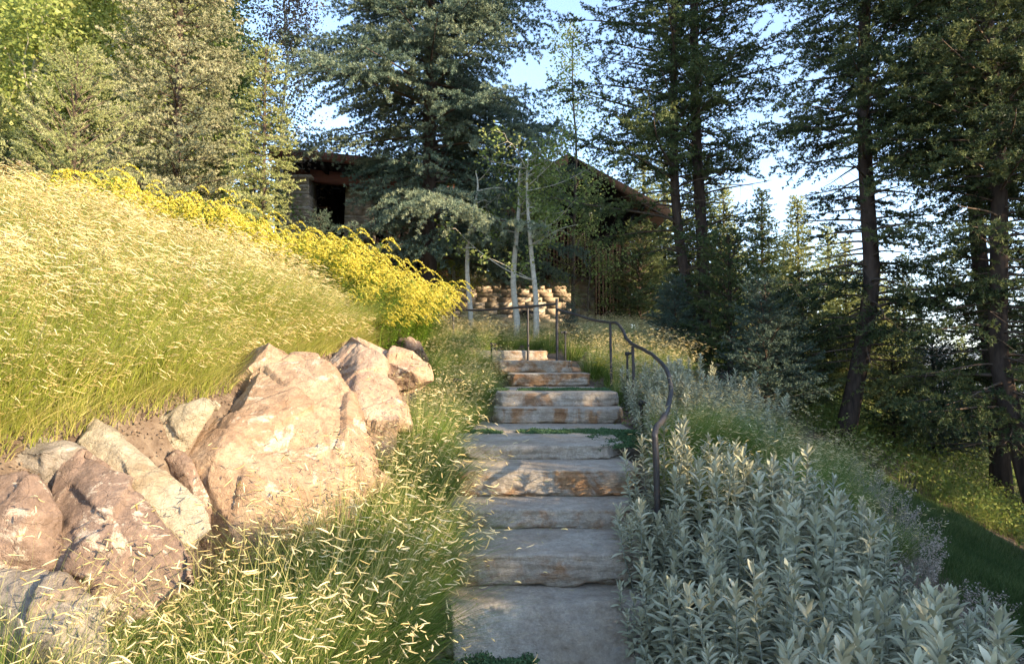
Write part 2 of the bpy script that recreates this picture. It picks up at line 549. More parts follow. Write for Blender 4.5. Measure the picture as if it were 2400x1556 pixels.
def boulder(outline, depth, thick, mat, label, seed, tilt=0., bulge=.12, vox=.014, rough=.05, group=None, grow=1.19, frac=None):
    """outline in photo pixels at distance `depth` (list gives one distance per corner); thickness runs back into the bank"""
    if not isinstance(depth, (list, tuple)): depth = [depth] * len(outline)
    F = np.array([W(x, y, d) for (x, y), d in zip(outline, depth)])
    c = F.mean(0)
    back = nrm(np.array([-.55, .8, -.15])) * thick
    pts = list(F) + list((F - c) * .86 + c + back * .55) + list((F - c) * .6 + c + back)
    rng = np.random.default_rng(seed)
    F = (F - c) * grow + c
    pts = list(F) + list((F - c) * .9 + c + back * .55) + list((F - c) * .6 + c + back)
    for _ in range(4):
        wts = rng.dirichlet(np.ones(len(F)) * .35)
        pts.append((F * wts[:, None]).sum(0) * .8 + c * .2 - nrm(np.array([-.45, .85, -.25])) * bulge * rng.uniform(.2, 1.7))
    m2, V, Nn = remeshed(pts, vox, 1)
    # broad chiselled facets
    rng = np.random.default_rng(seed)
    D = nrm(rng.normal(size=(11, 3)))
    cc = V.mean(0)
    rel = V - cc
    rad = np.abs(rel).max()
    for d in D:
        ext = (rel @ d).max()
        lim = ext * rng.uniform(.85, .99)
        over = np.clip(rel @ d - lim, 0, None)
        rel = rel - over[:, None] * d * .97
    V = cc + rel
    frac = frac or (1. if thick > .6 else .5 if thick > .3 else .3)
    # fractured faces: each patch its own tilted plane, with sharp ledges between patches
    Wp = V + .05 * np.stack([fbm(V * 5, seed + 31, 2), fbm(V * 5, seed + 32, 2), fbm(V * 5, seed + 33, 2)], -1)
    size = np.linalg.norm(V.max(0) - V.min(0))
    disp = 0
    for nc, amp in ((7, .05 * frac), (22, .018 * frac)):
        sdp = Wp[rng.integers(0, len(Wp), nc)]
        ce = np.argmin(((Wp[:, None] - sdp[None]) ** 2).sum(-1), 1)
        off = rng.uniform(-1, 1, nc) * amp * size * .45
        tl = rng.normal(0, 1, (nc, 3)) * amp * 3.2
        disp = disp + off[ce] + ((Wp - sdp[ce]) * tl[ce]).sum(-1)
    r2 = np.abs(fbm(V * 8, seed + 5, 4)); r3 = fbm(V * 30, seed + 9, 3)
    V = V + Nn * (disp - rough * .5 * r2 + rough * .28 * r3)[:, None]
    o = finish_rock(m2, V, 'boulder', mat, c)
    tag(o, label, 'boulder', group)
    return o


GB = 'boulders holding up the left bank'
boulder([(-60, 1040), (90, 1030), (172, 1036), (200, 1061), (160, 1130), (120, 1175), (-60, 1170)], [3.3] * 7, .5, M['rock_grey'],
        'smooth grey boulder on the left edge above the brown ones', 1, group=GB)
boulder([(130, 1165), (160, 1085), (200, 1080), (318, 1150), (430, 1290), (432, 1350), (340, 1420), (240, 1440), (166, 1380), (130, 1270)],
        [3.15, 3.25, 3.25, 3.15, 3.0, 2.95, 2.9, 2.85, 2.9, 3.0], .55, M['rock_brown'], 'dark brown boulder with white streaks below the pale slab', 2, group=GB)
boulder([(-80, 1140), (55, 1122), (100, 1158), (140, 1205), (146, 1310), (115, 1375), (-80, 1380)], 2.95, .5, M['rock_brown'],
        'brown and white blotched boulder at the left edge under the grey one', 3, group=GB)
boulder([(-80, 1372), (110, 1362), (200, 1430), (262, 1556), (240, 1640), (-80, 1640)], [2.8, 2.75, 2.7, 2.6, 2.55, 2.7], .5, M['rock_grey'],
        'shaded grey boulder in the bottom left corner', 4, group=GB)
boulder([(184, 1035), (239, 995), (300, 1040), (460, 1172), (478, 1233), (444, 1272), (388, 1262), (311, 1150), (235, 1092)],
        [3.5, 3.55, 3.5, 3.35, 3.25, 3.2, 3.2, 3.3, 3.4], .16, M['rock_cream'], 'long pale cream slab leaning down the bank between brown and tan boulders', 5, bulge=.05, rough=.03, group=GB)
boulder([(322, 1027), (388, 1008), (422, 955), (483, 934), (502, 950), (495, 968), (444, 1040), (383, 1100), (344, 1070)], 4.05, .18, M['rock_cream'],
        'small pale pointed slab lying on the soil above the long slab', 6, bulge=.05, rough=.03, group=GB)
boulder([(395, 1090), (440, 1055), (485, 1150), (530, 1250), (510, 1345), (465, 1265), (425, 1175)], 3.9, .4, M['rock_brown'],  # added stone, its brown standing in for a dark shaded gap
        'narrow brown stone added for the dark shaded gap between the long pale slab and the largest boulder', 14, bulge=.05, rough=.03, group=GB)
boulder([(492, 946), (505, 940), (517, 950), (510, 962), (495, 960)], 4.3, .06, M['rock_cream'],
        'fist sized yellowish stone at the tip of the small pale slab', 7, bulge=.015, vox=.008, rough=.01, group=GB)
boulder([(627, 836), (700, 862), (748, 905), (790, 1000), (800, 1120), (740, 1230), (620, 1340), (516, 1370), (470, 1320), (466, 1230), (425, 1172), (392, 1085), (470, 1008), (555, 918)],
        [5.0, 5.0, 4.9, 4.75, 4.5, 4.3, 4.0, 3.85, 3.8, 3.85, 3.95, 4.1, 4.45, 4.8], .9, M['rock_tan'],
        'largest tan boulder with a broad flat sunlit face', 8, bulge=.2, rough=.055, group=GB)
boulder([(640, 842), (700, 832), (745, 830), (757, 900), (745, 930), (700, 900)], 5.3, .4, M['rock_tan'],
        'small tan block wedged behind the top of the largest boulder', 9, rough=.03, group=GB)
boulder([(748, 905), (800, 845), (845, 808), (890, 850), (905, 930), (915, 1010), (920, 1090), (870, 1130), (800, 1110), (775, 1000)],
        [5.8, 5.9, 5.9, 5.7, 5.5, 5.3, 5.1, 5.0, 5.1, 5.5], .7, M['rock_rose'], 'rosy steep boulder just right of the largest one', 10, bulge=.15, group=GB)
boulder([(800, 818), (850, 798), (905, 838), (1000, 848), (1015, 885), (985, 905), (900, 910), (830, 880)], [7.2] * 8, .8, M['rock_rose'],
        'long low rosy boulder behind the steep one', 15, bulge=.2, group=GB, frac=.45)
boulder([(922, 822), (935, 800), (962, 793), (990, 808), (1004, 838), (985, 855), (935, 850)], 9.0, .45, M['rock_brown'],
        'small round dark boulder at the foot of the goldenrod', 12, bulge=.15, vox=.03, group=GB)
boulder([(840, 1120), (880, 1100), (925, 1130), (900, 1180), (850, 1170)], 4.7, .4, M['rock_rose'],
        'low rosy stone at the foot of the steep boulder', 13, rough=.03, group=GB)


def slab(x0, x1, y0, y1, ztop, th, mat, label, seed, front=.035, slope=0., rise=.12, rough=.012, vox=.015, cut=.1):
    rng = np.random.default_rng(seed)
    pts = []
    c = np.array([(x0 + x1) / 2, (y0 + y1) / 2, ztop - th / 2])
    for zz, ins in ((ztop, .008), (ztop - .015, 0), (ztop - th * .62, -.005), (ztop - th * .86, .0), (ztop - th * 1.02, .05)):
        f = slope * (ztop - zz) / th
        pts += [(x0 + cut * rng.uniform(.6, 1.2) + ins, y0 + ins - f, zz), (x1 - cut * rng.uniform(.6, 1.2) - ins, y0 + ins - f, zz),
                (x0 + ins, y0 + cut * 1.2 - f * .6, zz), (x1 - ins, y0 + cut * 1.2 - f * .6, zz),
                (x0 + ins, y1 - .08, zz), (x1 - ins, y1 - .08, zz), (x0 + .12, y1, zz), (x1 - .1, y1, zz)]
    m2, V, Nn = remeshed(pts, vox, 1)
    side = 1 - np.clip(Nn[:, 2], 0, 1) ** .5
    big = fbm(V * [3.2, 3.2, 6], seed, 3)
    chis = np.abs(fbm(V * [9, 9, 22], seed + 3, 4))
    lay = vn(np.stack([V[:, 0] * 1.4, V[:, 1] * 1.4, V[:, 2] * 42], -1), seed + 8) - .5
    dsp = side * (front * 2.0 * big - front * 2.2 * chis + .034 * lay) + (1 - side) * rough * fbm(V * [2, 6, 2], seed + 4, 4)
    V = V + Nn * dsp[:, None]
    low = V[:, 2] < ztop - th * .82
    V[low, 2] += .06 * fbm(V[low] * [4, 4, 0], seed + 6, 3)
    o = finish_rock(m2, V, 'stone_step', mat, c)
    tag(o, label, 'stone step', 'sandstone steps of the garden stair')
    return o


slab(-.33, .95, 2.2, 3.62, .02, .18, M['step_smooth'], 'flat grey slab at the very bottom of the stair', 21, .02)
slab(-.40, .78, 3.80, 4.5, .27, .34, M['step_smooth'], 'lowest full step with a rough sloping grey face', 22, .065, slope=.24, rough=.06)
slab(-.38, .82, 4.06, 4.95, .466, .19, M['step_grey'], 'grey step with a flaky face just above the rough sloping one', 23, .035)
slab(-.44, .88, 4.68, 5.35, .592, .15, M['step_grey'], 'thin step with a wavy lower edge, below the rusty thick one', 24, .035)
slab(-.48, .98, 5.13, 5.95, .785, .205, M['step_rust'], 'thick step with a wide rust orange face near the rail foot', 25, .04)
slab(-.58, .98, 5.69, 6.72, .90, .13, M['step_smooth'], 'long pale step with a smooth top and sunlit edge at the right', 26, .03, cut=.25)
slab(-.42, 1.25, 6.80, 8.0, .893, .13, M['step_smooth'], 'flat landing slab behind a strip of green moss, in the middle of the stair', 27, .02)
slab(-.22, 1.27, 7.74, 8.3, 1.07, .185, M['step_rust'], 'orange stained step rising from the middle landing', 28, .03)
slab(-.19, 1.26, 8.02, 8.55, 1.232, .175, M['step_grey'], 'grey step on top of the orange stained one, below the upper moss strip', 29, .03)
slab(-.12, 1.2, 8.64, 10.2, 1.226, .13, M['step_smooth'], 'flat upper landing slab behind the upper moss strip', 30, .02)
slab(-.06, 1.16, 10.0, 10.8, 1.42, .2, M['step_rust'], 'rusty upper step, third from the top', 31, .04)
slab(-.27, .94, 10.52, 12.0, 1.605, .2, M['step_rust'], 'rust blotched upper step, second from the top', 32, .03)
slab(-.66, .62, 11.8, 12.9, 1.78, .2, M['step_grey'], 'pale grey topmost step of the stair', 33, .025)


# ------------------------------------------------------------------ hand rail and path lights
def catmull(P, n=8):
    P = np.array(P, float)
    Q = np.vstack([2 * P[0] - P[1], P, 2 * P[-1] - P[-2]])
    out = []
    for i in range(1, len(Q) - 2):
        for t in np.linspace(0, 1, n, endpoint=False):
            a, b_, c, d = Q[i - 1], Q[i], Q[i + 1], Q[i + 2]
            out.append(.5 * ((2 * b_) + (-a + c) * t + (2 * a - 5 * b_ + 4 * c - d) * t * t + (-a + 3 * b_ - 3 * c + d) * t ** 3))
    out.append(P[-1])
    return np.array(out)


rail = empty('handrail', (W(1305, 843, 11.2)[0], 11.2, Hs(.74, 11.2)), label='dark bent iron handrail curving down the right side of the stone steps', cat='handrail')
r0 = np.array(rail.location)


def rel(P): return np.array(P, float) - r0


a = Acc()
pts = [(1305, 724, 11.2), (1350, 738, 10.8), (1395, 751, 10.3), (1425, 755, 9.9), (1446, 758, 9.5), (1458, 772, 9.1), (1468, 792, 8.7), (1484, 808, 8.3), (1508, 819, 7.8),
       (1540, 840, 7.1), (1562, 868, 6.5), (1572, 900, 6.0), (1569, 940, 5.5), (1556, 978, 4.9), (1540, 1000, 4.55), (1534, 1016, 4.42), (1536, 1040, 4.4), (1540, 1130, 4.4), (1541, 1215, 4.4)]
P = catmull([W(*p) for p in pts], 8)
wob = np.stack([fbm(P * 5, 3, 2), fbm(P * 5, 4, 2), fbm(P * 5, 5, 2)], -1) * .02
a.tube(rel(P + wob), .0205, 10)
a.build('rail', M['iron'], rail, smooth=True)
a = Acc()
P = catmull([W(1305, 712, 11.2), W(1270, 716, 11.5), W(1200, 722, 12.0), W(1130, 727, 12.5), W(1060, 727, 13.0), W(1040, 735, 13.1)], 8)
a.tube(rel(P), .02, 8)
a.build('rail', M['iron'], rail, smooth=True)
for (px, yt, yb, d, r) in ((1305, 700, 850, 11.2, .024), (1237, 719, 830, 11.75, .018), (1430, 757, 925, 9.7, .018), (1483, 811, 960, 8.3, .018), (1062, 727, 800, 13.0, .018)):
    a = Acc()
    t_ = np.array(W(px, yt, d)); b_ = np.array(W(px + (4 if px > 1400 else 1), yb, d)); b_[2] = min(b_[2], Hs(b_[0], d) - .02)
    P = np.linspace(b_, t_, 9); P[:, 0] += fbm(P * 6, px, 2) * .012
    a.tube(rel(P), r, 8)
    a.build('post', M['iron'], rail, smooth=True)


def path_light(px, yt, d, h, label, side=1):
    t_ = W(px, yt, d)
    g = Hs(t_[0], d)
    h = t_[2] - g
    o = empty('path_light', (t_[0], d, g), label=label, cat='path light', group='black path lights beside the steps')
    a = Acc(); a.tube([(0, 0, -.05), (0, 0, h * .5), (0, 0, h - .03)], .015, 8); a.build('post', M['black'], o, smooth=True)
    a = Acc()
    a.tube([(0, 0, h - .05), (0, 0, h - .045), (0, 0, h - .01), (0, 0, h)], [.024, .032, .032, .022], 10)
    a.build('lamp_head', M['black'], o, smooth=False)
    a = Acc(); a.tube([(0, 0, h - .025), (side * .055, -.01, h - .022), (side * .075, -.015, h - .03)], [.014, .016, .019], 8)
    a.build('lamp_hood', M['black'], o)
    return o


path_light(1152, 803, 11.3, .5, 'black path light standing left of the topmost steps')
path_light(1068, 886, 8.4, .5, 'black path light among grass left of the orange stained step')
path_light(1470, 824, 8.9, .5, 'black path light between the two lower rail posts')
path_light(1325, 776, 11.4, .5, 'short black path light beside the tall far rail post', -1)
path_light(1504, 938, 6.6, .5, 'black path light half hidden in sage inside the rail bend')
path_light(958, 1066, 5.2, .5, 'black path light sunk in the grass left of the rusty thick step')


# ------------------------------------------------------------------ foliage generators
def needles(P, D, L, k, nl, nw, rng, tint, fuz=.8):
    S_ = len(P)
    t = rng.uniform(0, 1.0, (S_, k))
    base = P[:, None] + D[:, None] * (L[:, None] * t)[..., None]
    rv = rng.normal(size=(S_, k, 3))
    rv = nrm(rv - (rv * D[:, None]).sum(-1, keepdims=True) * D[:, None])
    d = nrm(D[:, None] * rng.uniform(.3, .95, (S_, k, 1)) + rv * fuz)
    tip = base + d * (nl * rng.uniform(.7, 1.25, (S_, k, 1)))
    w = nrm(np.cross(d, rng.normal(size=(S_, k, 3)))) * nw
    V = np.stack([base - w, base + w, tip], 2).reshape(-1, 3)
    F = np.arange(len(V)).reshape(-1, 3)
    T = np.repeat(np.clip(tint[:, None] + rng.normal(0, .1, (S_, k)), 0, 1).ravel(), 3)
    return V, F, T


def conifer(seed, Ht, R, z0, tr, nb, droop=.35, up=.12, gap=.1, tw=.34, shoot=.09, sgap=.05, k=8, nl=.034, nw=.0052,
            mat='needle_blue', curve=None, power=.8, low=.65, side=None, name='conifer_tree', bare=0, hang=.12, loc=(0, 0, 0), h0=0., jit=.25, twoT=None,
            seg=6, lo=.55, hi=1.1, barecol='twig', e_top=.35, root=None, fuz=.8):
    rng = np.random.default_rng(seed)
    if root is None: root = empty(name, loc)
    hs = np.linspace(-.4, Ht, 14)
    def axis(h):
        c = curve(h) if curve else (0, 0)
        return np.array([c[0], c[1], h])
    a = Acc()
    P = np.array([axis(h) for h in hs])
    rr = tr * (1 - np.clip(hs / Ht, 0, 1)) ** .75 + .012 + tr * .3 * np.exp(-np.clip(hs, 0, 9) / .35) * (hs < 2)
    if seg: 
        Pf = catmull(P, 4); rf = np.interp(Pf[:, 2], hs, rr) * (1 + .1 * fbm(Pf * 3, seed, 2))
        a.tube(Pf, rf, 12)
    a.build('trunk', M['bark'], root, smooth=True)
    br = Acc(); nd = Acc()
    SP = []; SD = []; SL = []; ST = []
    for i in range(nb):
        q = (i + rng.uniform(0, 1)) / nb
        h = z0 + (Ht - z0) * q ** .92
        rel_ = (h - z0) / (Ht - z0)
        az = i * 2.39996 + rng.normal(0, .35)
        L = R * (max(1 - rel_, 0) ** power) * min(1, low + rel_ * 2.5) * rng.uniform(lo, hi) + .12
        if side is not None: L *= side(az, rel_)
        if L < .1: continue
        dead = bare and (rel_ < bare) and rng.uniform() < .7
        hz = np.array([math.cos(az), math.sin(az), 0])
        e = up + e_top * rel_ + rng.normal(0, .08)
        sag = droop * (1 - rel_ * .8) * rng.uniform(.7, 1.3)
        if dead: sag *= 1.6; L *= .8
        s = np.linspace(0, 1, 7)
        B = axis(h) + hz * (L * s)[:, None] + np.array([0, 0, 1]) * (L * (e * s - sag * s ** 2 + sag * .55 * s ** 3))[:, None]
        perp = np.array([-hz[1], hz[0], 0])
        B += perp * (L * .08 * rng.normal() * s ** 2)[:, None]
        br.tube(B, np.linspace(.007 + .011 * L, .003, 7), 4, .5)
        nt_ = max(3, int(L / gap))
        st = np.linspace(.12 if not dead else .3, 1, nt_) + rng.normal(0, .01, nt_); st = np.clip(st, .05, 1)
        if dead:
            st = st[::2]; nt_ = len(st)
        Tp = np.stack([np.interp(st, s, B[:, c]) for c in range(3)], -1)
        tang = nrm(np.stack([np.interp(np.clip(st + .05, 0, 1), s, B[:, c]) - np.interp(np.clip(st - .05, 0, 1), s, B[:, c]) for c in range(3)], -1))
        sg = np.where(np.arange(nt_) % 2, 1., -1.)
        sidev = nrm(np.cross(tang, [0, 0, 1.])) * sg[:, None]
        fan = rng.uniform(.55, 1.05, nt_)[:, None]
        TD = nrm(tang * np.cos(fan) + sidev * np.sin(fan) + np.array([0, 0, 1.]) * rng.normal(-.02, jit, (nt_, 1)))
        l2 = (tw * L * (1.08 - st) * rng.uniform(.6, 1.25, nt_) + .12 + .05 * L) * np.clip(st * 3, .4, 1)
        tipv = Tp + TD * l2[:, None]; tipv[:, 2] -= hang * l2
        ww = np.cross(TD, [0, 0, 1.]) * .004
        br.ribbons(np.stack([np.stack([Tp - ww, Tp + ww], 1), np.stack([tipv - ww * .3, tipv + ww * .3], 1)], 1), .5)
        if dead and rng.uniform() < .75: continue
        ns = np.maximum(2, (l2 / sgap).astype(int))
        idx = np.repeat(np.arange(nt_), ns)
        within = np.concatenate([np.arange(c_) / max(c_ - 1, 1) for c_ in ns])
        tt = .12 + .88 * within
        pos = Tp[idx] * (1 - tt[:, None]) + tipv[idx] * tt[:, None] + rng.normal(0, .008, (len(idx), 3))
        pos[:, 2] += hang * l2[idx] * tt * (1 - tt)
        td = TD[idx]
        sv = nrm(np.cross(td, [0, 0, 1.]))
        s2 = np.where(np.arange(len(idx)) % 2, 1., -1.)[:, None]
        an = rng.uniform(.2, 1.0, (len(idx), 1)) * (1 - .7 * (within[:, None] > .97))
        sd_ = nrm(td * np.cos(an) + sv * s2 * np.sin(an) + np.array([0, 0, 1.]) * rng.normal(.06, .28, (len(idx), 1)))
        SP.append(pos); SD.append(sd_)
        SL.append(shoot * rng.uniform(.6, 1.25, len(idx)))
        ST.append(np.clip(rng.normal(.45, .15) + rng.normal(0, .1, nt_)[idx] + .25 * (tt - .5) + rng.normal(0, .08, len(idx)), 0, 1))
    br.build('branches', M[barecol], root)
    P = np.concatenate(SP); D = np.concatenate(SD); L = np.concatenate(SL); T = np.concatenate(ST)
    V, F, TT = needles(P, D, L, k, nl, nw, rng, T, fuz)
    nd.add(V, F, TT)
    # darker woody core of each shoot
    nd.build('crown', M[mat], root)
    return root


def leaves_at(C, n, spread, size, rng, A, tint=.5, asp=.75, droop=0.):
    """n leaf quads round each centre"""
    m_ = len(C)
    P = C[:, None] + rng.normal(0, 1, (m_, n, 3)) * (spread if np.ndim(spread) == 0 else np.asarray(spread))
    P = P.reshape(-1, 3); N = len(P)
    d = rng.normal(size=(N, 3)); d[:, 2] = d[:, 2] * .7 - droop; d = nrm(d)
    w = nrm(np.cross(d, rng.normal(size=(N, 3))))
    s = size * rng.uniform(.65, 1.25, (N, 1))
    u = np.cross(d, w) * s * .12
    V = np.stack([P, P + d * s * .45 + w * s * asp * .5 + u, P + d * s, P + d * s * .45 - w * s * asp * .5 + u], 1).reshape(-1, 3)
    F = np.arange(len(V)).reshape(-1, 4)
    t = np.clip(tint + rng.normal(0, .18, N), 0, 1)
    A.add(V, F, np.repeat(t, 4))


def broadleaf(seed, Ht, R, z0, tr, nb, nsub, nl, size, mat, name='aspen_tree', bark='bark_w', lean=(0, 0), loc=(0, 0, 0), crook=.12, spread=.13, up=.6, trunk=True, top=1.):
    rng = np.random.default_rng(seed)
    root = empty(name, loc)
    hs = np.linspace(-.3, Ht, 16)
    P = np.stack([lean[0] * hs / Ht + crook * fbm(np.stack([hs * .5, hs * 0, hs * 0], -1), seed, 2) * 4,
                  lean[1] * hs / Ht + crook * fbm(np.stack([hs * .5, hs * 0 + 9, hs * 0], -1), seed + 1, 2) * 4, hs], -1)
    P[:, :2] -= [np.interp(0, hs, P[:, 0]), np.interp(0, hs, P[:, 1])]
    a = Acc(); a.tube(P, tr * (1 - np.clip(hs / Ht, 0, 1) * .85) + .004, 10); a.build('trunk', M[bark], root, smooth=True)
    b_ = Acc(); lv = Acc()
    for i in range(nb):
        q = (i + rng.uniform()) / nb
        h = z0 + (Ht - z0) * q
        b0 = np.array([np.interp(h, hs, P[:, c]) for c in range(3)])
        az = i * 2.4 + rng.normal(0, .4)
        L = R * (1 - .75 * q ** 1.6) * rng.uniform(.5, 1.1) * top
        e = rng.uniform(.25, up + .3)
        s = np.linspace(0, 1, 6)
        hz = np.array([math.cos(az), math.sin(az), 0])
        B = b0 + hz * (L * s)[:, None] + np.array([0, 0, 1]) * (L * (e * s + .15 * s ** 2))[:, None] + rng.normal(0, .03 * L, (6, 3)) * s[:, None]
        b_.tube(B, np.linspace(.006 + .012 * L, .003, 6), 4)
        sub = rng.uniform(.2, 1, nsub)
        S0 = np.stack([np.interp(sub, s, B[:, c]) for c in range(3)], -1)
        sdv = nrm(nrm(B[-1] - B[0]) * .6 + rng.normal(0, .6, (nsub, 3)) + [0, 0, .1])
        sl = L * .35 * rng.uniform(.4, 1.1, (nsub, 1)) + .1
        S1 = S0 + sdv * sl
        ww = nrm(np.cross(sdv, [0, 0, 1.])) * .004
        b_.ribbons(np.stack([np.stack([S0 - ww, S0 + ww], 1), np.stack([S1 - ww * .3, S1 + ww * .3], 1)], 1), .5)
        C = S0[:, None] * (1 - np.linspace(.25, 1, 5)[None, :, None]) + S1[:, None] * np.linspace(.25, 1, 5)[None, :, None]
        if nl: leaves_at(C.reshape(-1, 3), nl, spread, size, rng, lv, rng.normal(.5, .12))
    b_.build('branches', M[bark if nl == 0 else bark], root)
    if nl: lv.build('crown', M[mat], root)
    return root


def place(src, x, y, rz=0, s=1., label=None, group=None, cat=None, dz=0., first=False, sx=None):
    o = src if first else copy_tree(src)
    o.location = (x, y, Hs(x, y) + dz)
    o.rotation_euler = (0, 0, rz)
    o.scale = (s * (sx or 1), s * (sx or 1), s)
    tag(o, label, cat, group)
    return o


def xy(px, Y): return ((px - 1200) / 1600. * Y, Y)


# ------------------------------------------------------------------ house
def house():
    hx, hy = 1.0, 24.0
    hz = Hs(1, 21)
    root = empty('timber_house', (hx, hy, hz), label='dark timber and stone house behind the trees at the top of the stair', cat='house')
    O = np.array([hx, hy, hz])
    rng = np.random.default_rng(77)

    def pt(px, py, d): return np.array(W(px, py, d)) - O

    def stones(A, x0, x1, z0, z1, y, dep, ch=(.09, .2), cw=(.25, .6), bat=0.):
        z = z0
        while z < z1 - .03:
            h = min(rng.uniform(*ch), z1 - z)
            ins = bat * (z - z0)
            x = x0 + ins
            while x < x1 - ins - .02:
                w = rng.uniform(*cw)
                if x + w > x1 - ins - .15: w = x1 - ins - x
                pr = rng.uniform(0, .016)
                A.box((x + w / 2, y + dep / 2 - pr / 2, z + h / 2), (w - .007, dep + pr, h - .007), 0, rng.uniform(0, 1))
                x += w
            z += h

    def stonepart(name, px0, px1, py0, py1, d, dep, **k):
        a = Acc(); p0 = pt(px0, py1, d); p1 = pt(px1, py0, d)
        stones(a, p0[0], p1[0], p0[2], p1[2], d - hy, dep, **k)
        a.build(name, M['stonewall'], root)
        a = Acc(); c = (p0 + p1) / 2
        a.box((c[0], d - hy + dep / 2 + .01, c[2]), (p1[0] - p0[0] - .06, dep - .02, p1[2] - p0[2] - .03))
        return a

    # stone plinth
    core = stonepart('stone_base', 1015, 1404, 646, 815, 21.0, .5, ch=(.12, .24), cw=(.3, .8))
    core.build('wall_core', M['mortar'], root)
    # small dark vent window in the plinth
    a = Acc(); p0 = pt(1224, 752, 20.9); p1 = pt(1254, 728, 20.9)
    a.box(((p0[0] + p1[0]) / 2, 20.93 - hy, (p0[2] + p1[2]) / 2), (p1[0] - p0[0], .06, p1[2] - p0[2])); w_ = a.build('window', M['black'], root)
    # pillars
    for px0, px1, py0, py1, d in ((654, 727, 418, 560, 20.2), (806, 870, 430, 560, 21.4), (1084, 1140, 566, 655, 20.6)):
        core = stonepart('stone_pillar', px0, px1, py0, py1, d, .8, ch=(.08, .16), cw=(.2, .5), bat=.02)
        core.build('pillar_core', M['mortar'], root)
        p0 = pt(px0 - 3, py0, d); p1 = pt(px1 + 3, py0 - 7, d)
        a = Acc(); a.box(((p0[0] + p1[0]) / 2, d - hy + .38, (p0[2] + p1[2]) / 2), (p1[0] - p0[0], .92, p1[2] - p0[2]), 0, .9)
        a.build('pillar_cap', M['stonewall'], root)

    def beam(name, x0, y0, x1, y1, d, h, dep, mat, dx=0.):
        a0 = pt(x0, y0, d); a1 = pt(x1, y1, d + dx)
        a = Acc()
        L = np.linalg.norm(a1 - a0); u = (a1 - a0) / L
        f = np.array([0, dep, 0.]); v = np.array([0, 0, -h])
        V = [a0, a1, a1 + v, a0 + v, a0 + f, a1 + f, a1 + v + f, a0 + v + f]
        a.add(V, [[0, 3, 2, 1], [4, 5, 6, 7], [0, 1, 5, 4], [3, 7, 6, 2], [0, 4, 7, 3], [1, 2, 6, 5]])
        return a.build(name, M[mat], root)

    # left wing: flat roof edge, dark gap with rafters, main beam
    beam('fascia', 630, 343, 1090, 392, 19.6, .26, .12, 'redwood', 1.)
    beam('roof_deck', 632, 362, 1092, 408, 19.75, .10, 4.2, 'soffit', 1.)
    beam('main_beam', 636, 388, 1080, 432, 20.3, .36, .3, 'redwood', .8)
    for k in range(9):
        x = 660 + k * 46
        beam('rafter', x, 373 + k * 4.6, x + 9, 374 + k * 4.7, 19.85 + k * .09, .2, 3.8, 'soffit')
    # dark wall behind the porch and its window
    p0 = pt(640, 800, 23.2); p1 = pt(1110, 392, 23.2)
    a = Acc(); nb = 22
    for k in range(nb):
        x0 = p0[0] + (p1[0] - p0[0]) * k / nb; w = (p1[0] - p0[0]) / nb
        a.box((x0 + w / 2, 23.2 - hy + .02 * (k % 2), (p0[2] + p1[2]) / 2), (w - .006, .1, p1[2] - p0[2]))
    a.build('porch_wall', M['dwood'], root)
    p0 = pt(738, 506, 23.0); p1 = pt(766, 486, 23.0); c = (p0 + p1) / 2
    a = Acc(); w, h = p1[0] - p0[0], p1[2] - p0[2]
    for sx in (-1, 1): a.box((c[0] + sx * w / 2, 23.05 - hy, c[2]), (.05, .1, h + .1))
    for sz in (-1, 1): a.box((c[0], 23.05 - hy, c[2] + sz * h / 2), (w - .05, .1, .05))
    wf = a.build('window', M['redwood'], root)
    a = Acc(); a.box((c[0], 23.09 - hy, c[2]), (w - .06, .02, h - .06)); a.build('pane', M['glass'], wf)
    # deck with horizontal slat railings
    beam('deck_edge', 880, 632, 1150, 636, 20.9, .22, 2.0, 'redwood')
    for (xa, xb, ya) in ((884, 950, 563), (1020, 1086, 560)):
        a = Acc()
        for k in range(7):
            p0 = pt(xa, ya + k * 9.5, 20.85); p1 = pt(xb, ya + k * 9.5, 20.85)
            a.box(((p0[0] + p1[0]) / 2, 20.85 - hy, p0[2]), (p1[0] - p0[0], .03, .035))
        for x in (xa, (xa + xb) / 2, xb):
            p0 = pt(x, ya + 64, 20.9); p1 = pt(x, ya - 6, 20.9)
            a.box((p0[0], 20.92 - hy, (p0[2] + p1[2]) / 2), (.05, .05, p1[2] - p0[2]))
        a.build('deck_railing', M['redwood'], root)
    # board and batten gable
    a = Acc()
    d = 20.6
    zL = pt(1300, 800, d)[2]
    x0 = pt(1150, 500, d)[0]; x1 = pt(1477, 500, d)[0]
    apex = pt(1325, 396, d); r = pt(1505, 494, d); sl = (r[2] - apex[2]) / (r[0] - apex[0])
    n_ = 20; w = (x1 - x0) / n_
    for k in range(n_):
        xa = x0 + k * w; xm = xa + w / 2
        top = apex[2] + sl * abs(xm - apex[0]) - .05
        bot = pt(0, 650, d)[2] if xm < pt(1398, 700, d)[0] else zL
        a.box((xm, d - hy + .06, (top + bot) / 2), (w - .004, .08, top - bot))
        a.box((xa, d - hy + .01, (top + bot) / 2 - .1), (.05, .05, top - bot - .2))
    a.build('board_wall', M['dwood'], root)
    a = Acc(); a.box((x1 - .03, d - hy + 1.6, (zL + r[2]) / 2 - .2), (.08, 3.0, r[2] - zL)); a.build('side_wall', M['dwood'], root)
    beam('ledge_beam', 1150, 640, 1392, 640, 20.75, .16, .5, 'dwood')
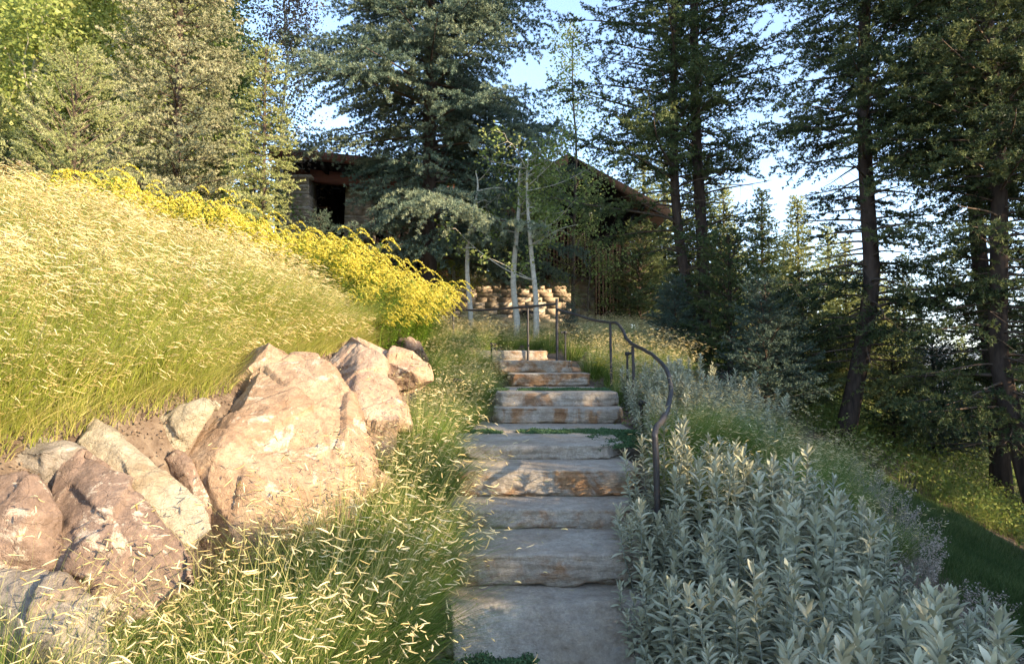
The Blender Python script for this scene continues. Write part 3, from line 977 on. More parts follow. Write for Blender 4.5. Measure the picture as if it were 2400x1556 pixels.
    # gable roof: two slopes with overhang
    for sgn, nm in ((1, 'roof'), (-1, 'roof')):
        e = 2.95 if sgn > 0 else 2.6
        A0 = apex + np.array([0, -1.0, .12]); A1 = A0 + np.array([sgn * e, 0, sl * e])
        f = np.array([0, 4.6, 0.])
        t_ = np.array([0, 0, -.14])
        V = [A0, A1, A1 + f, A0 + f, A0 + t_, A1 + t_, A1 + f + t_, A0 + f + t_]
        a = Acc(); a.add(V, [[0, 1, 2, 3], [4, 7, 6, 5], [0, 4, 5, 1], [2, 6, 7, 3], [1, 5, 6, 2]])
        ro = a.build(nm, M['shingle'], root)
        a = Acc(); dn = np.array([0, .02, -.004]); t3 = np.array([0, 0, -.02]); w0 = A0 + t_ + dn; w1 = A1 + t_ + dn; f2 = f - [0, .04, 0]
        V = [w0, w1, w1 + f2, w0 + f2, w0 + t3, w1 + t3, w1 + f2 + t3, w0 + f2 + t3]
        a.add(V, [[0, 1, 2, 3], [4, 7, 6, 5], [0, 4, 5, 1], [2, 6, 7, 3], [1, 5, 6, 2], [0, 3, 7, 4]])
        a.build('soffit', M['soffit'], root)
        a = Acc(); t2 = np.array([0, 0, -.30]); g = np.array([0, .06, 0.]); b0 = A0 - g + [0, -.004, .03]; b1 = A1 - g + [0, -.004, .03]
        V = [b0, b1, b1 + g, b0 + g, b0 + t2, b1 + t2, b1 + g + t2, b0 + g + t2]
        a.add(V, [[0, 1, 2, 3], [4, 7, 6, 5], [0, 4, 5, 1], [2, 6, 7, 3], [1, 5, 6, 2], [0, 3, 7, 4]])
        a.build('bargeboard', M['dwood'], root)
        a = Acc()
        for k in range(1, 4):
            q = A0 + (A1 - A0) * k / 4 + t_ * 1.2
            a.box((q[0], q[1] + 2.2, q[2] - .09), (.1, 4.2, .17))
        a.build('purlin', M['soffit'], root)
    # two flood lights under the eave
    for px, py in ((1410, 487), (1384, 501)):
        q = pt(px, py, 20.1)
        s_ = Acc(); s_.tube([q + [0, .35, .12], q + [0, .1, .03], q], [.02, .075, .08], 12); fl = s_.build('flood_light', M['black'], root)
        a = Acc(); a.tube([q + [0, -.012, -.003], q + [0, -.002, 0]], [.062, .062], 12); a.build('lens', M['lens'], fl)


house()
# stone pier at the far left
_r = np.random.default_rng(5)
pier = empty('stone_pier', (W(-20, 400, 13)[0], 13, Hs(-9.9, 13)), label='ledger stone pier cut by the left edge of the photo behind the yellow flowers', cat='pier')
a = Acc(); zt_ = W(0, 396, 13)[2] - pier.location.z; z = -.2
while z < zt_:
    h = _r.uniform(.09, .17); x = -.45
    while x < .3:
        w = _r.uniform(.2, .45); w = w if x + w < .25 else .34 - x
        a.box((x + w / 2, _r.uniform(-.02, 0), z + h / 2), (w - .012, .8, h - .01), 0, _r.uniform()); x += w
    z += h
a.build('stonework', M['stonewall'], pier)
a = Acc(); a.box((-.05, 0, z + .035), (.9, .95, .07), 0, .9); a.build('cap', M['stonewall'], pier)

# ------------------------------------------------------------------ trees
GT = None
# central blue-green spruce


def cside(az, rel_):
    f = math.cos(az + math.pi / 2)          # 1 towards the camera
    right = math.cos(az)
    s = 1.
    if .12 < rel_ < .25 and f > .1 and right < .5: s *= .4
    if rel_ < .14 and right < -.1: s *= .55
    if rel_ < .04 and f > 0: s *= .8
    if .25 < rel_ < .6: s *= 1. + .12 * math.sin(az * 3 + rel_ * 30)
    return s


x, y = xy(1004, 16)
sp1 = conifer(11, 15.5, 3.5, 1.75, .19, 330, droop=.46, up=.04, gap=.09, tw=.40, shoot=.085, sgap=.068, k=24, fuz=1.2, nl=.058, nw=.0088, mat='needle_blue',
              side=cside, power=.5, low=.92, hang=.28, name='spruce_tree', jit=.2, lo=.55, hi=1.08)
place(sp1, x, y, 0, 1., 'tall blue green spruce with thick bare lower trunk in the centre before the house', None, 'tree', first=True)

# two-trunk fir
x, y = xy(1640, 14)
ft = empty('fir_tree', (0, 0, 0))
conifer(21, 13.5, 2.3, 1.0, .125, 200, droop=.30, up=.16, gap=.11, tw=.38, shoot=.09, sgap=.048, k=11, nl=.055, nw=.0105, mat='needle_green', power=.5, low=.45,
        curve=lambda h: (.10 - .02 * h + .03 * math.sin(h * .9), 0), bare=.22, hang=.12, jit=.5, lo=.4, hi=1.1, root=ft,
        side=lambda az, r: .95 + .25 * math.cos(az) if r > .3 else .8)
conifer(22, 12.5, 2.5, 1.2, .105, 170, droop=.30, up=.16, gap=.11, tw=.38, shoot=.09, sgap=.048, k=11, nl=.055, nw=.0105, mat='needle_green', power=.5, low=.45,
        curve=lambda h: (-.10 - .13 * min(h, 3) + .02 * math.sin(h), -.1), bare=.22, hang=.12, jit=.5, lo=.4, hi=1.1, root=ft,
        side=lambda az, r: 1. - .2 * math.cos(az))
place(ft, x, y, 0, 1., 'fir with two bare trunks from one base, right of the handrail', None, 'tree', first=True)

# right hand firs
x, y = 5.43, 11.27
r1 = conifer(31, 13.0, 1.85, 1.3, .135, 290, droop=.36, up=.10, gap=.085, tw=.42, shoot=.095, sgap=.042, k=12, nl=.052, nw=.0095, mat='needle_dark', power=.55, low=.8,
             curve=lambda h: (.16 * min(h, 2.6) + .02 * h + .07 * math.sin(h * .8), 0), bare=.30, hang=.3, jit=.35, lo=.45, hi=1.15, name='spruce_tree')
place(r1, x, y, 0, 1., 'dark spruce with leaning trunk standing at the top of the lawn strip', None, 'tree', first=True)
x, y = 8.45, 11.9
r2 = conifer(32, 13.5, 1.8, 2.3, .145, 280, droop=.36, up=.10, gap=.085, tw=.42, shoot=.095, sgap=.042, k=12, nl=.052, nw=.0095, mat='needle_dark', power=.5, low=.75,
             side=lambda az, r: .45 if r < .3 and math.cos(az) < 0 else 1.,
             curve=lambda h: (-.05 * h + .05 * math.sin(h), 0), bare=.30, hang=.28, jit=.35, lo=.45, hi=1.15, name='spruce_tree')
place(r2, x, y, 0, 1., 'thick trunked dark spruce near the right edge, left of the edge tree', None, 'tree', first=True)
for (px, d, rz, s, lb, src) in ((2445, 9.6, 2.2, 1.02, 'nearest dark spruce cut by the right edge of the photo', r1),
                                (2520, 12.5, .9, 1.1, 'dark spruce behind the nearest one at the right edge', r2)):
    x, y = xy(px, d)
    place(src, x, y, rz, s, lb, None, 'tree')

# generic small and background conifers
ya = conifer(41, 2.4, .95, .12, .035, 110, droop=.1, up=.25, gap=.06, tw=.4, shoot=.07, sgap=.035, k=11, nl=.038, nw=.0075, mat='needle_teal', power=.8, low=.9, name='young_fir', hang=.05, loc=(0, 0, 0), e_top=.7)
yb = conifer(42, 2.2, .85, .1, .03, 100, droop=.1, up=.2, gap=.07, tw=.4, shoot=.08, sgap=.038, k=11, nl=.038, nw=.0078, mat='needle_green', power=.8, low=.9, name='young_fir', hang=.05, e_top=.7)
bg1 = conifer(43, 9, 1.7, .5, .10, 190, droop=.22, up=.12, gap=.10, tw=.42, shoot=.13, sgap=.065, k=11, nl=.085, nw=.022, mat='needle_green', power=.85, low=.8, name='conifer_tree', hang=.15)
bg2 = conifer(44, 8, 1.5, .4, .09, 180, droop=.2, up=.18, gap=.10, tw=.42, shoot=.13, sgap=.065, k=11, nl=.085, nw=.022, mat='needle_light', power=.9, low=.85, name='conifer_tree', hang=.12)

GY = 'young conifers below the big firs'
first = {}
for (px, d, s, rz, src, lb) in ((1795, 11.0, .88, 0, ya, 'bluish young fir behind the sage bed, left of the leaning spruce'),
                                (1712, 12.8, 1.25, 1, yb, 'slender green young fir between the two-trunk fir and the bluish one'),
                                (1582, 13.2, .62, 2, ya, 'small bluish fir at the left foot of the two-trunk fir'),
                                (2185, 13.0, .95, 3, ya, 'bluish young fir beyond the lawn, left of the thick trunked spruce'),
                                (2090, 12.6, .8, 4, yb, 'green young fir just right of the leaning spruce trunk'),
                                (1880, 12.6, 1.05, 5, yb, 'green young fir against the left side of the leaning spruce'),
                                (1330, 14.2, .36, .6, ya, 'little bluish fir behind the tall rail post before the stone wall'),
                                (1500, 18.5, 1.3, 1.6, yb, 'green young fir at the right corner of the house'),
                                (2290, 15.0, .8, 2.5, yb, 'green young fir behind the thick trunked spruce')):
    x, y = xy(px, d)
    place(src, x, y, rz, s, lb, GY, 'young fir', first=src.name not in first)
    first[src.name] = 1

# sunlit trees seen between the trunks, then the wooded slope
GS = 'conifers on the slope beyond the right hand firs'
rng = np.random.default_rng(8)
spots = []
for (px, d, s, src) in ((1875, 20, .72, bg2), (1790, 24, .75, bg1), (1945, 27, .9, bg2), (1700, 22, .72, bg2), (2060, 18, .55, bg2), (2120, 21, .62, bg1), (1985, 19, .6, bg2),
                        (1640, 24, .8, bg1), (1560, 26, .9, bg2), (2250, 30, .72, bg2), (2330, 24, .7, bg1), (2400, 30, .9, bg1), (1512, 25, .8, bg2), (1470, 27, .7, bg1), (2030, 34, 1., bg1), (1840, 36, 1., bg1)):
    spots.append((*xy(px, d), s, src))
for i in range(34):
    d = rng.uniform(34, 90); px = rng.uniform(1650, 2500)
    spots.append((*xy(px, d), rng.uniform(.7, 1.05) * (.72 if 2120 < px < 2300 else 1), (bg1, bg2)[i % 2]))
for i, (x, y, s, src) in enumerate(spots):
    place(src, x, y, rng.uniform(0, 6), s, 'conifer on the wooded slope seen between the dark trunks on the right', GS, 'tree', first=src.name not in first)
    first[src.name] = 1

# unseen trees further along the slope to the right, placed and sized to cast shade
for i, (x, y, s, src) in enumerate(((8.2, -.6, 2.85, yb), (7.8, .5, 2.8, ya), (8.6, 1.6, 3.0, yb), (7.9, 2.9, 2.8, ya), (8.8, 4.2, 2.95, yb), (8.3, -1.7, 2.8, ya), (8.1, 5.4, 2.7, ya), (9.2, 6.7, 2.9, ya),
                                    (9.6, .2, 3.0, yb), (9.8, 3.0, 3.0, ya), (8.0, -3.1, 2.7, yb), (9.4, -2.2, 2.9, ya))):
    place(src, x, y - 1.3, i * 1.3, s * .88, 'unseen green conifer placed right of the stair to shade it', 'conifers shading the stair', 'tree')
for i in range(13):  # added unseen row, heights set to shade the steps but clear the bank
    x = 11.6 + .9 * (i % 2); y = -6.2 + i * .82
    g = Hs(x, y)
    place((bg1, bg2)[i % 2], x, y, i * 2.1, (4.9 + .25 * (y + 5) + .3 * (i % 3) - g) / (9., 8.)[i % 2], 'unseen conifer in the belt added behind the nearer trees to shade the stair', 'unseen conifer belt shading the stair', 'tree')
for i, (x, y, src) in enumerate(((11.4, 7.4, r1), (13.2, 8.8, r2), (14.2, 11.0, r1), (15.5, 7.6, r2))):
    place(src, x, y, i * 1.7, 1., 'tall dark spruce outside the right edge of the photo', 'tall spruces outside the right edge', 'tree')

# left side: young spruce, blue spruce, slender fir
x, y = xy(162, 11)
t = conifer(51, 3.4, 1.15, .15, .03, 84, droop=.02, up=.55, gap=.17, tw=.45, shoot=.15, sgap=.028, k=22, nl=.034, nw=.0062, mat='needle_bright', power=.7, low=.9, name='young_spruce', hang=-.15, e_top=.6, jit=.2)
place(t, x, y, 0, 1., 'light green young spruce with upright bottlebrush shoots above the left flower bank', None, 'tree', first=True)
x, y = xy(405, 14)
t = conifer(52, 10.0, 1.85, .3, .09, 260, droop=.2, up=.12, gap=.08, tw=.38, shoot=.075, sgap=.07, k=20, fuz=1.2, nl=.045, nw=.0085, mat='needle_silver', power=.55, low=.9, name='blue_spruce', hang=.08)
place(t, x, y, 0, 1., 'broad silvery spruce with small cones left of the slender fir', None, 'tree', first=True)
x, y = xy(612, 12)
t = conifer(53, 4.4, .66, .2, .035, 120, droop=.15, up=.1, gap=.075, tw=.34, shoot=.08, sgap=.034, k=12, nl=.042, nw=.0078, mat='needle_light', power=.75, low=.9, name='slender_fir', hang=.18, lo=.5, hi=1.1)
place(t, x, y, 0, 1., 'slender pale fir with a thin top, left of the first stone pillar', None, 'tree', first=True)
x, y = xy(745, 15.5)
place(ya, x, y, 2.2, .8, 'young fir standing before the porch between the stone pillars', None, 'young fir')

# deciduous trees
as1 = broadleaf(61, 11, 2.5, 1.0, .10, 52, 16, 12, .095, 'leaf_yg', spread=.19)
as2 = broadleaf(62, 12, 2.6, 1.0, .11, 52, 16, 12, .095, 'leaf_green', spread=.19)
x, y = xy(60, 15); place(as1, x, y, 0, 1., 'yellow green aspen at the left edge behind the young spruce', None, 'tree', first=True)
x, y = xy(250, 17); place(as2, x, y, 0, 1., 'darker green aspen between the young spruce and the silvery spruce', None, 'tree', first=True)
first_l = ((150, 19, as1, 'pale aspen behind the young spruce'), (-60, 20, as2, 'green aspen far back at the left edge'), (330, 21, as1, 'pale aspen behind the silvery spruce, to its left'),
           (500, 19, as2, 'green aspen behind the silvery spruce, to its right'), (30, 24, as2, 'green aspen furthest back in the upper left corner'), (430, 24, as2, 'green aspen furthest back behind the silvery spruce'))
for i, (px, d, src, lb) in enumerate(first_l):
    x, y = xy(px, d); place(src, x, y, 1 + i, 1.05, lb, None, 'tree')
x, y = xy(655, 20)
t = broadleaf(63, 11.5, 1.9, 2.0, .06, 40, 12, 5, .085, 'leaf_brown', spread=.2, name='russet_tree')
place(t, x, y, 0, 1., 'thin russet leaved tree above the porch roof, right of the slender fir', None, 'tree', first=True)
# shade and dark backdrop shrubs behind the flower bank on the left
for i, (px, d, s) in enumerate(((60, 14, .42), (280, 14.5, .4), (500, 15.5, .36), (-20, 12.5, .35), (590, 17, .4))):
    x, y = xy(px, d)
    place(bg1, x, y, i, s, ('low dark conifer behind the light green young spruce', 'low dark conifer left of the silvery spruce foot', 'low dark conifer right of the silvery spruce foot',
                            'low dark conifer beside the stone pier', 'low dark conifer behind the slender fir')[i], None, 'tree')


# aspens with white trunks in front of the wall: traced trunks
def aspen(px_pts, d, rad, label, seed, nb, R, leafy=5, zl=.35, Lm=1.):
    rng = np.random.default_rng(seed)
    P = catmull([W(px, py, d) for px, py in px_pts], 6)
    b0 = P[0].copy(); g = Hs(b0[0], d); P = np.vstack([[b0[0], d, g - .1], P]) if b0[2] > g else P
    root = empty('aspen_tree', (b0[0], d, g), label=label, cat='tree')
    P = P - np.array([b0[0], d, g])
    a = Acc(); r = rad * (1 - .8 * np.linspace(0, 1, len(P)) ** 1.3); a.tube(P, r, 10); a.build('trunk', M['bark_w'], root, smooth=True)
    B = Acc(); lv = Acc(); n = len(P)
    for i in range(nb):
        q = rng.uniform(zl, 1); p0 = P[min(int(q * (n - 1)), n - 1)]
        az = rng.uniform(-1.1, 1.1) if rng.uniform() < .6 else rng.uniform(0, 6.3)
        L = R * rng.uniform(.4, 1.1) * (1.25 - q * .6)
        s = np.linspace(0, 1, 8); hz = np.array([math.cos(az), math.sin(az), 0])
        c = rng.uniform(-.25, .45)
        Q = p0 + hz * (L * s)[:, None] + np.array([0, 0, 1.]) * (L * (.25 * s + c * s ** 2))[:, None] + fbm(np.stack([s * 3, s * 0 + i, s * 0], -1), seed, 2)[:, None] * rng.normal(0, .5, 3) * s[:, None]
        B.tube(Q, np.linspace(.016, .004, 8), 5)
        for k in range(5):
            t_ = rng.integers(2, 8); e = Q[t_] + nrm(rng.normal(0, 1, 3) + hz) * rng.uniform(.15, .5)
            m_ = (Q[t_] + e) / 2 + rng.normal(0, .04, 3)
            B.tube([Q[t_], m_, e], [.006, .004, .002], 3)
            if leafy: leaves_at(np.array([m_, e, (m_ + e) / 2]), leafy, .11, .07, rng, lv, rng.normal(.5, .15))
    B.build('branches', M['bark_w'], root)
    if leafy: lv.build('crown', M['leaf_green'], root)


aspen([(1212, 770), (1211, 745), (1203, 660), (1210, 560), (1217, 480), (1217, 420), (1222, 380)], 14.6, .078, 'white trunked aspen behind the far rail, left one of the close pair', 71, 16, 1.1, 9, .5)
aspen([(1256, 785), (1257, 760), (1255, 690), (1245, 590), (1238, 500), (1235, 425), (1238, 370)], 14.2, .07, 'white trunked aspen behind the far rail, right one of the close pair', 72, 20, 1.6, 9, .4)
aspen([(1104, 770), (1102, 720), (1095, 640), (1098, 560), (1110, 500), (1120, 440), (1115, 400)], 14.9, .062, 'thin white aspen trunk left of the close pair, before the stone pillar', 73, 8, .7, 3, .5)
t = broadleaf(64, 7.5, 1.7, .8, .05, 28, 10, 3, .07, 'leaf_green', spread=.15, bark='twig', name='leafy_tree')
x, y = xy(1375, 17.5)
place(t, x, y, 0, .5, 'small green leafed tree before the dark gable wall', None, 'tree', first=True)
x, y = xy(1345, 17.5)
place(t, x, y, 2, 1.05, 'loose leafed tree rising behind the white aspens', None, 'tree')
x, y = xy(1060, 19)
place(as1, x, y, 2, .55, 'yellow green leafed tree glimpsed behind the central spruce trunk', None, 'tree')


# ------------------------------------------------------------------ grasses
def blades(A, x, y, z, h, w, az, lean, rng, nseg=4, tint=None, curl=1.):
    N = len(x)
    s = np.linspace(0, 1, nseg + 1)
    d = np.stack([np.cos(az), np.sin(az), np.zeros(N)], -1)
    up = np.array([0, 0, 1.])
    base = np.stack([x, y, z], -1)
    horiz = lean[:, None] * (s[None] ** 1.7) * h[:, None]
    vert = h[:, None] * (s[None] - .28 * curl * (lean[:, None] * s[None] ** 2))
    P = base[:, None] + d[:, None] * horiz[..., None] + up * vert[..., None]
    wa = rng.uniform(0, 6.28, N)
    wd = np.stack([np.cos(wa), np.sin(wa), np.zeros(N)], -1)[:, None] * (w[:, None] * (1 - s[None] ** 2 * .92))[..., None]
    V = np.stack([P - wd, P + wd], 2)
    A.ribbons(V, tint if tint is not None else .5)
    return P[:, -1], nrm(P[:, -1] - P[:, -2])


def seeds(A, T, az, l, r, rng, tilt=0., tint=None, spread=.35, elev=0.):
    """one-sided comb heads: slim slightly bowed spindles held out sideways from the culm tip"""
    N = len(T)
    a = az + rng.normal(0, spread, N)
    el = elev + rng.normal(0, .28, N)
    D = np.stack([np.cos(a) * np.cos(el), np.sin(a) * np.cos(el), np.sin(el)], -1)
    U = nrm(np.cross(D, nrm(rng.normal(size=(N, 3)) + [0, 0, 2]))); Vv = np.cross(D, U)
    s = np.array([0, .3, .75, 1.]); rr = np.array([.5, 1., .95, .35])
    L = l * rng.uniform(.6, 1.2, N)
    bow = rng.normal(0, .10, N)
    C = T[:, None] + D[:, None] * (s[None, :, None] * L[:, None, None]) + np.array([0, 0, 1.]) * ((bow * L)[:, None] * (s * (1 - s) * 4)[None])[..., None]
    ang = np.array([0, 2.094, 4.189])
    ring = np.cos(ang)[:, None] * U[:, None, None] * np.ones((1, 4, 1, 1)) + np.sin(ang)[:, None] * Vv[:, None, None] * .55
    P = C[:, :, None] + ring * (r * rr)[None, :, None, None]
    Vt = P.reshape(-1, 3)
    i = np.arange(N)[:, None, None] * 12; k = np.arange(3)[None, :, None] * 3; j = np.arange(3)[None, None]
    F = np.stack([i + k + j, i + k + (j + 1) % 3, i + k + 3 + (j + 1) % 3, i + k + 3 + j], -1).reshape(-1, 4)
    t = rng.uniform(.1, 1, N) if tint is None else tint
    A.add(Vt, F, np.repeat(t, 12))
    e = np.arange(N)[:, None] * 12
    A.n -= 0


def grass_clump(seed, nbl, ncu, hb, hc, rad, sl, sr, windaz=0., wind=.25, elev=-.15, cw=.0016, bw=.0017):
    rng = np.random.default_rng(seed)
    root = empty('grass_clump')
    A = Acc()
    a = rng.uniform(0, 6.28, nbl); r = rad * .45 * np.sqrt(rng.uniform(0, 1, nbl))
    az = a + rng.normal(0, .5, nbl)
    h = hb * rng.uniform(.5, 1.15, nbl); lean = np.clip(.1 + 1.1 * r / rad + rng.normal(0, .22, nbl), .03, 1.2)
    wx = np.cos(az) * lean + wind * math.cos(windaz); wy = np.sin(az) * lean + wind * math.sin(windaz)
    blades(A, r * np.cos(a), r * np.sin(a), np.zeros(nbl) - .02, h, np.full(nbl, bw) * rng.uniform(.7, 1.3, nbl), np.arctan2(wy, wx), np.hypot(wx, wy), rng, 4,
           np.clip(rng.normal(.38, .2, nbl) + (rng.uniform(0, 1, nbl) < .08) * .5, 0, 1))
    A.build('blades', M['grass_deep'], root)
    A = Acc()
    a = rng.uniform(0, 6.28, ncu); r = rad * .4 * np.sqrt(rng.uniform(0, 1, ncu)); az = a + rng.normal(0, .4, ncu)
    h = hc * rng.uniform(.45, 1.15, ncu); lean = np.clip(.12 + .75 * r / rad + rng.normal(0, .16, ncu), .02, 1.)
    wx = np.cos(az) * lean + wind * math.cos(windaz); wy = np.sin(az) * lean + wind * math.sin(windaz)
    T, D = blades(A, r * np.cos(a), r * np.sin(a), np.zeros(ncu), h, np.full(ncu, cw), np.arctan2(wy, wx), np.hypot(wx, wy), rng, 4, rng.uniform(0, 1, ncu))
    A.build('culms', M['culm'], root)
    A = Acc()
    seeds(A, T, windaz + rng.choice([0., 2.7], ncu, p=[.72, .28]), sl, sr, rng, spread=.75, elev=elev)
    k = rng.uniform(0, 1, ncu) < .35
    seeds(A, T[k] - D[k] * .035, windaz + rng.choice([0., 3.1], k.sum(), p=[.7, .3]), sl * .9, sr, rng, spread=.8, elev=elev)
    A.build('seed_heads', M['seed'], root)
    return root


cl = [grass_clump(100 + i, 1700, (150, 190, 130, 170)[i], .62, (.86, .76, .93, .70)[i], .42, .050, .0040, windaz=(-.4, .1, -.7, 0.)[i]) for i in range(4)]
cfar = [grass_clump(120 + i, 800, 190, .48, .72, .42, .058, .0048, windaz=-.2, cw=.0016, bw=.0026) for i in range(2)]
used = set()


def put_clumps(spots, src, label, group, smin=.85, smax=1.15, rng=np.random.default_rng(3), rzs=.5):
    for i, (x, y) in enumerate(spots):
        s_ = src[i % len(src)]
        f = s_.name not in used; used.add(s_.name)
        place(s_, x, y, rng.uniform(-rzs, rzs), rng.uniform(smin, smax), label, group, 'grass clump', first=f)


# foreground left of the steps, between boulders and steps
L1 = [(-.62, 2.5), (-1.02, 2.35), (-1.42, 2.5), (-.8, 2.95), (-1.2, 2.9), (-1.62, 2.95), (-.66, 3.4), (-1.05, 3.4), (-1.42, 3.35), (-.62, 3.9), (-.95, 3.95),
      (-.66, 4.45), (-1.0, 4.5), (-.68, 5.0), (-.72, 5.5), (-1.0, 5.1), (-1.8, 2.5), (-1.32, 3.9), (-1.2, 1.95), (-.8, 2.05), (-1.6, 2.1)]
put_clumps(L1, cl, 'pale headed grass clump in the foreground, left of the lowest stone steps', 'grass clumps between the boulders and the lower steps', .72, 1.05)
L2 = [(-.75, 6.0), (-.92, 6.5), (-.62, 6.9), (-.88, 7.3), (-.55, 7.7), (-.85, 8.0), (-.5, 8.5), (-.8, 8.8), (-.45, 9.2), (-.78, 9.6), (-.5, 10.0), (-.9, 10.4), (-.6, 10.7), (-1.0, 11.2),
      (-1.15, 9.9), (-1.2, 9.2), (-1.3, 10.8), (-1.0, 11.9), (-1.5, 11.5)]
for (x, y, sc_) in ((-.78, 3.25, 1.15), (-.98, 2.75, 1.12), (-.6, 4.15, .95)):
    put_clumps([(x, y)], [cl[2]], 'tall vase shaped grass clump rising in front of the largest boulder', 'tall clumps in front of the largest boulder', sc_, sc_)
put_clumps(L2, cl, 'pale headed grass clump beside the middle and upper steps, on their left', 'grass clumps left of the upper steps', .62, .9)
rg = np.random.default_rng(14)
L3 = []
for gx in np.arange(-2.2, 3.3, .52):
    for gy in np.arange(13.2, 16.4, .55):
        L3.append((gx + rg.uniform(-.18, .18), gy + rg.uniform(-.2, .2)))
put_clumps(L3, cfar, 'soft green grass clump with fine pale heads above the top step, before the house', 'grass clumps above the stair', .62, .85)
L4 = [(1.1, 12.4), (1.6, 12.6), (1.5, 11.7), (2.0, 12.0), (2.4, 12.6), (1.75, 11.1), (2.2, 11.3), (1.6, 10.4), (2.1, 10.6), (2.6, 11.5), (1.3, 11.0), (1.75, 9.7), (2.6, 10.9), (1.5, 9.2), (2.1, 9.8)]
put_clumps(L4, cfar, 'green grass clump behind the curving handrail, right of the upper steps', 'grass clumps behind the handrail', .7, .95)
L5 = [(1.35, 5.6), (1.7, 5.9), (1.45, 6.3), (2.0, 6.2), (2.35, 6.5), (1.9, 6.8), (2.3, 7.1), (2.7, 7.0), (2.6, 6.2), (2.15, 5.6), (2.55, 5.6), (3.0, 6.6), (2.9, 7.5), (3.3, 7.6), (2.4, 7.7), (3.2, 8.3), (2.8, 8.2),
      (2.35, 5.0), (1.95, 5.2), (2.7, 5.1), (3.4, 7.0), (3.6, 7.9), (3.0, 5.9), (1.2, 5.1), (1.25, 4.7)]
put_clumps(L5, cl, 'straw coloured grass clump on the right slope between patches of silver sage', 'grass clumps on the right slope', .58, .82)


# the bank: one mass of the same grass
def bank():
    rng = np.random.default_rng(9)
    root = empty('bank_grass', (-3.5, 7, Hs(-3.5, 7)), label='mass of blond ornamental grass sweeping over the sunlit bank above the boulders', cat='grass', kind='stuff')
    O = np.array(root.location)

    def sample(N, y0=2.6, y1=11.5, edge=.1):
        y = rng.uniform(y0, y1, N * 3) ; x = rng.uniform(-9.5, -.9, N * 3)
        xt = np.interp(y, XT_Y, XT_X)
        ok = (x < xt - edge) & (x > -.80 * y - .5) & (x > xt - 5.2)
        # keep the goldenrod belt clear at the far side
        ok &= y < 7.2 + .6 * np.clip(-x - 1.2, 0, 5) + 1.35
        # tufts
        cx = fbm(np.stack([x * 1.6, y * 1.6, 0 * x], -1), 44, 2)
        ok &= rng.uniform(0, 1, len(x)) < np.clip(.75 + 1.6 * cx, .15, 1)
        x, y = x[ok][:N], y[ok][:N]
        return x, y, H(x, y)
    A = Acc()
    x, y, z = sample(100000, edge=-.0); N = len(x)
    xt = np.interp(y, XT_Y, XT_X)
    edge = np.exp(-(xt - x) / .35)
    tuft = vn(np.stack([x * 2.3, y * 2.3, 0 * x], -1), 12)
    h = rng.uniform(.4, .78, N) * (.5 + .9 * tuft)
    az = rng.normal(-.55, .5, N); lean = np.clip(rng.normal(.6, .25, N) + .3 * edge, .1, 1.5)
    blades(A, x, y, z, h, np.full(N, .0021), az, lean, rng, 4, np.clip(rng.normal(.40, .18, N) + .12 * fbm(np.stack([x, y, z], -1) * 2, 4, 2) + .35 * edge * rng.uniform(0, 1, N), 0, 1))
    o = A.build('blades', M['grass']); o.location = -O; setparent(o, root)
    # dry thatch spilling over the soil along the lower edge
    x, y, z = sample(60000, edge=-.14); k = np.interp(y, XT_Y, XT_X) - x < -.02 + .3 * vn(np.stack([y * 2.5, 0 * y, 0 * y], -1), 5) ; x, y, z = x[k], y[k], z[k]; N = len(x)
    A = Acc()
    for az0, tt in ((-.5, .85), (-.7, .45)):
        blades(A, x, y, z, rng.uniform(.12, .34, N), np.full(N, .0018), rng.normal(az0, .6, N), rng.uniform(.8, 1.6, N), rng, 4, np.clip(rng.normal(tt, .15, N), 0, 1))
    o = A.build('thatch', M['grass']); o.location = -O; setparent(o, root)
    A = Acc(); B = Acc()
    x, y, z = sample(58000, edge=.0); N = len(x)
    dens = fbm(np.stack([x * .9, y * .9, 0 * x], -1), 71, 2)
    k = rng.uniform(0, 1, N) < np.clip(.8 + 1.2 * dens, .25, 1); x, y, z = x[k], y[k], z[k]; N = len(x)
    tuft = vn(np.stack([x * 2.3, y * 2.3, 0 * x], -1), 12)
    h = rng.uniform(.35, .9, N) * (.48 + .8 * tuft) * np.clip(.45 + (np.interp(y, XT_Y, XT_X) - x) / 1.3, 0, 1)
    T, D = blades(A, x, y, z, h, np.full(N, .0013), rng.normal(-.35, .4, N), np.clip(rng.normal(.42, .18, N), .05, 1.1), rng, 3, rng.uniform(0, 1, N))
    o = A.build('culms', M['culm']); o.location = -O; setparent(o, root)
    seeds(B, T, rng.normal(-.15, .25, N), .066, .0048, rng, spread=.35, elev=-.22)
    k = rng.uniform(0, 1, N) < .55
    seeds(B, T[k] - D[k] * .04, rng.normal(-.15, .3, k.sum()), .058, .0040, rng, spread=.5, elev=-.18)
    o = B.build('seed_heads', M['seed']); o.location = -O; setparent(o, root)


bank()


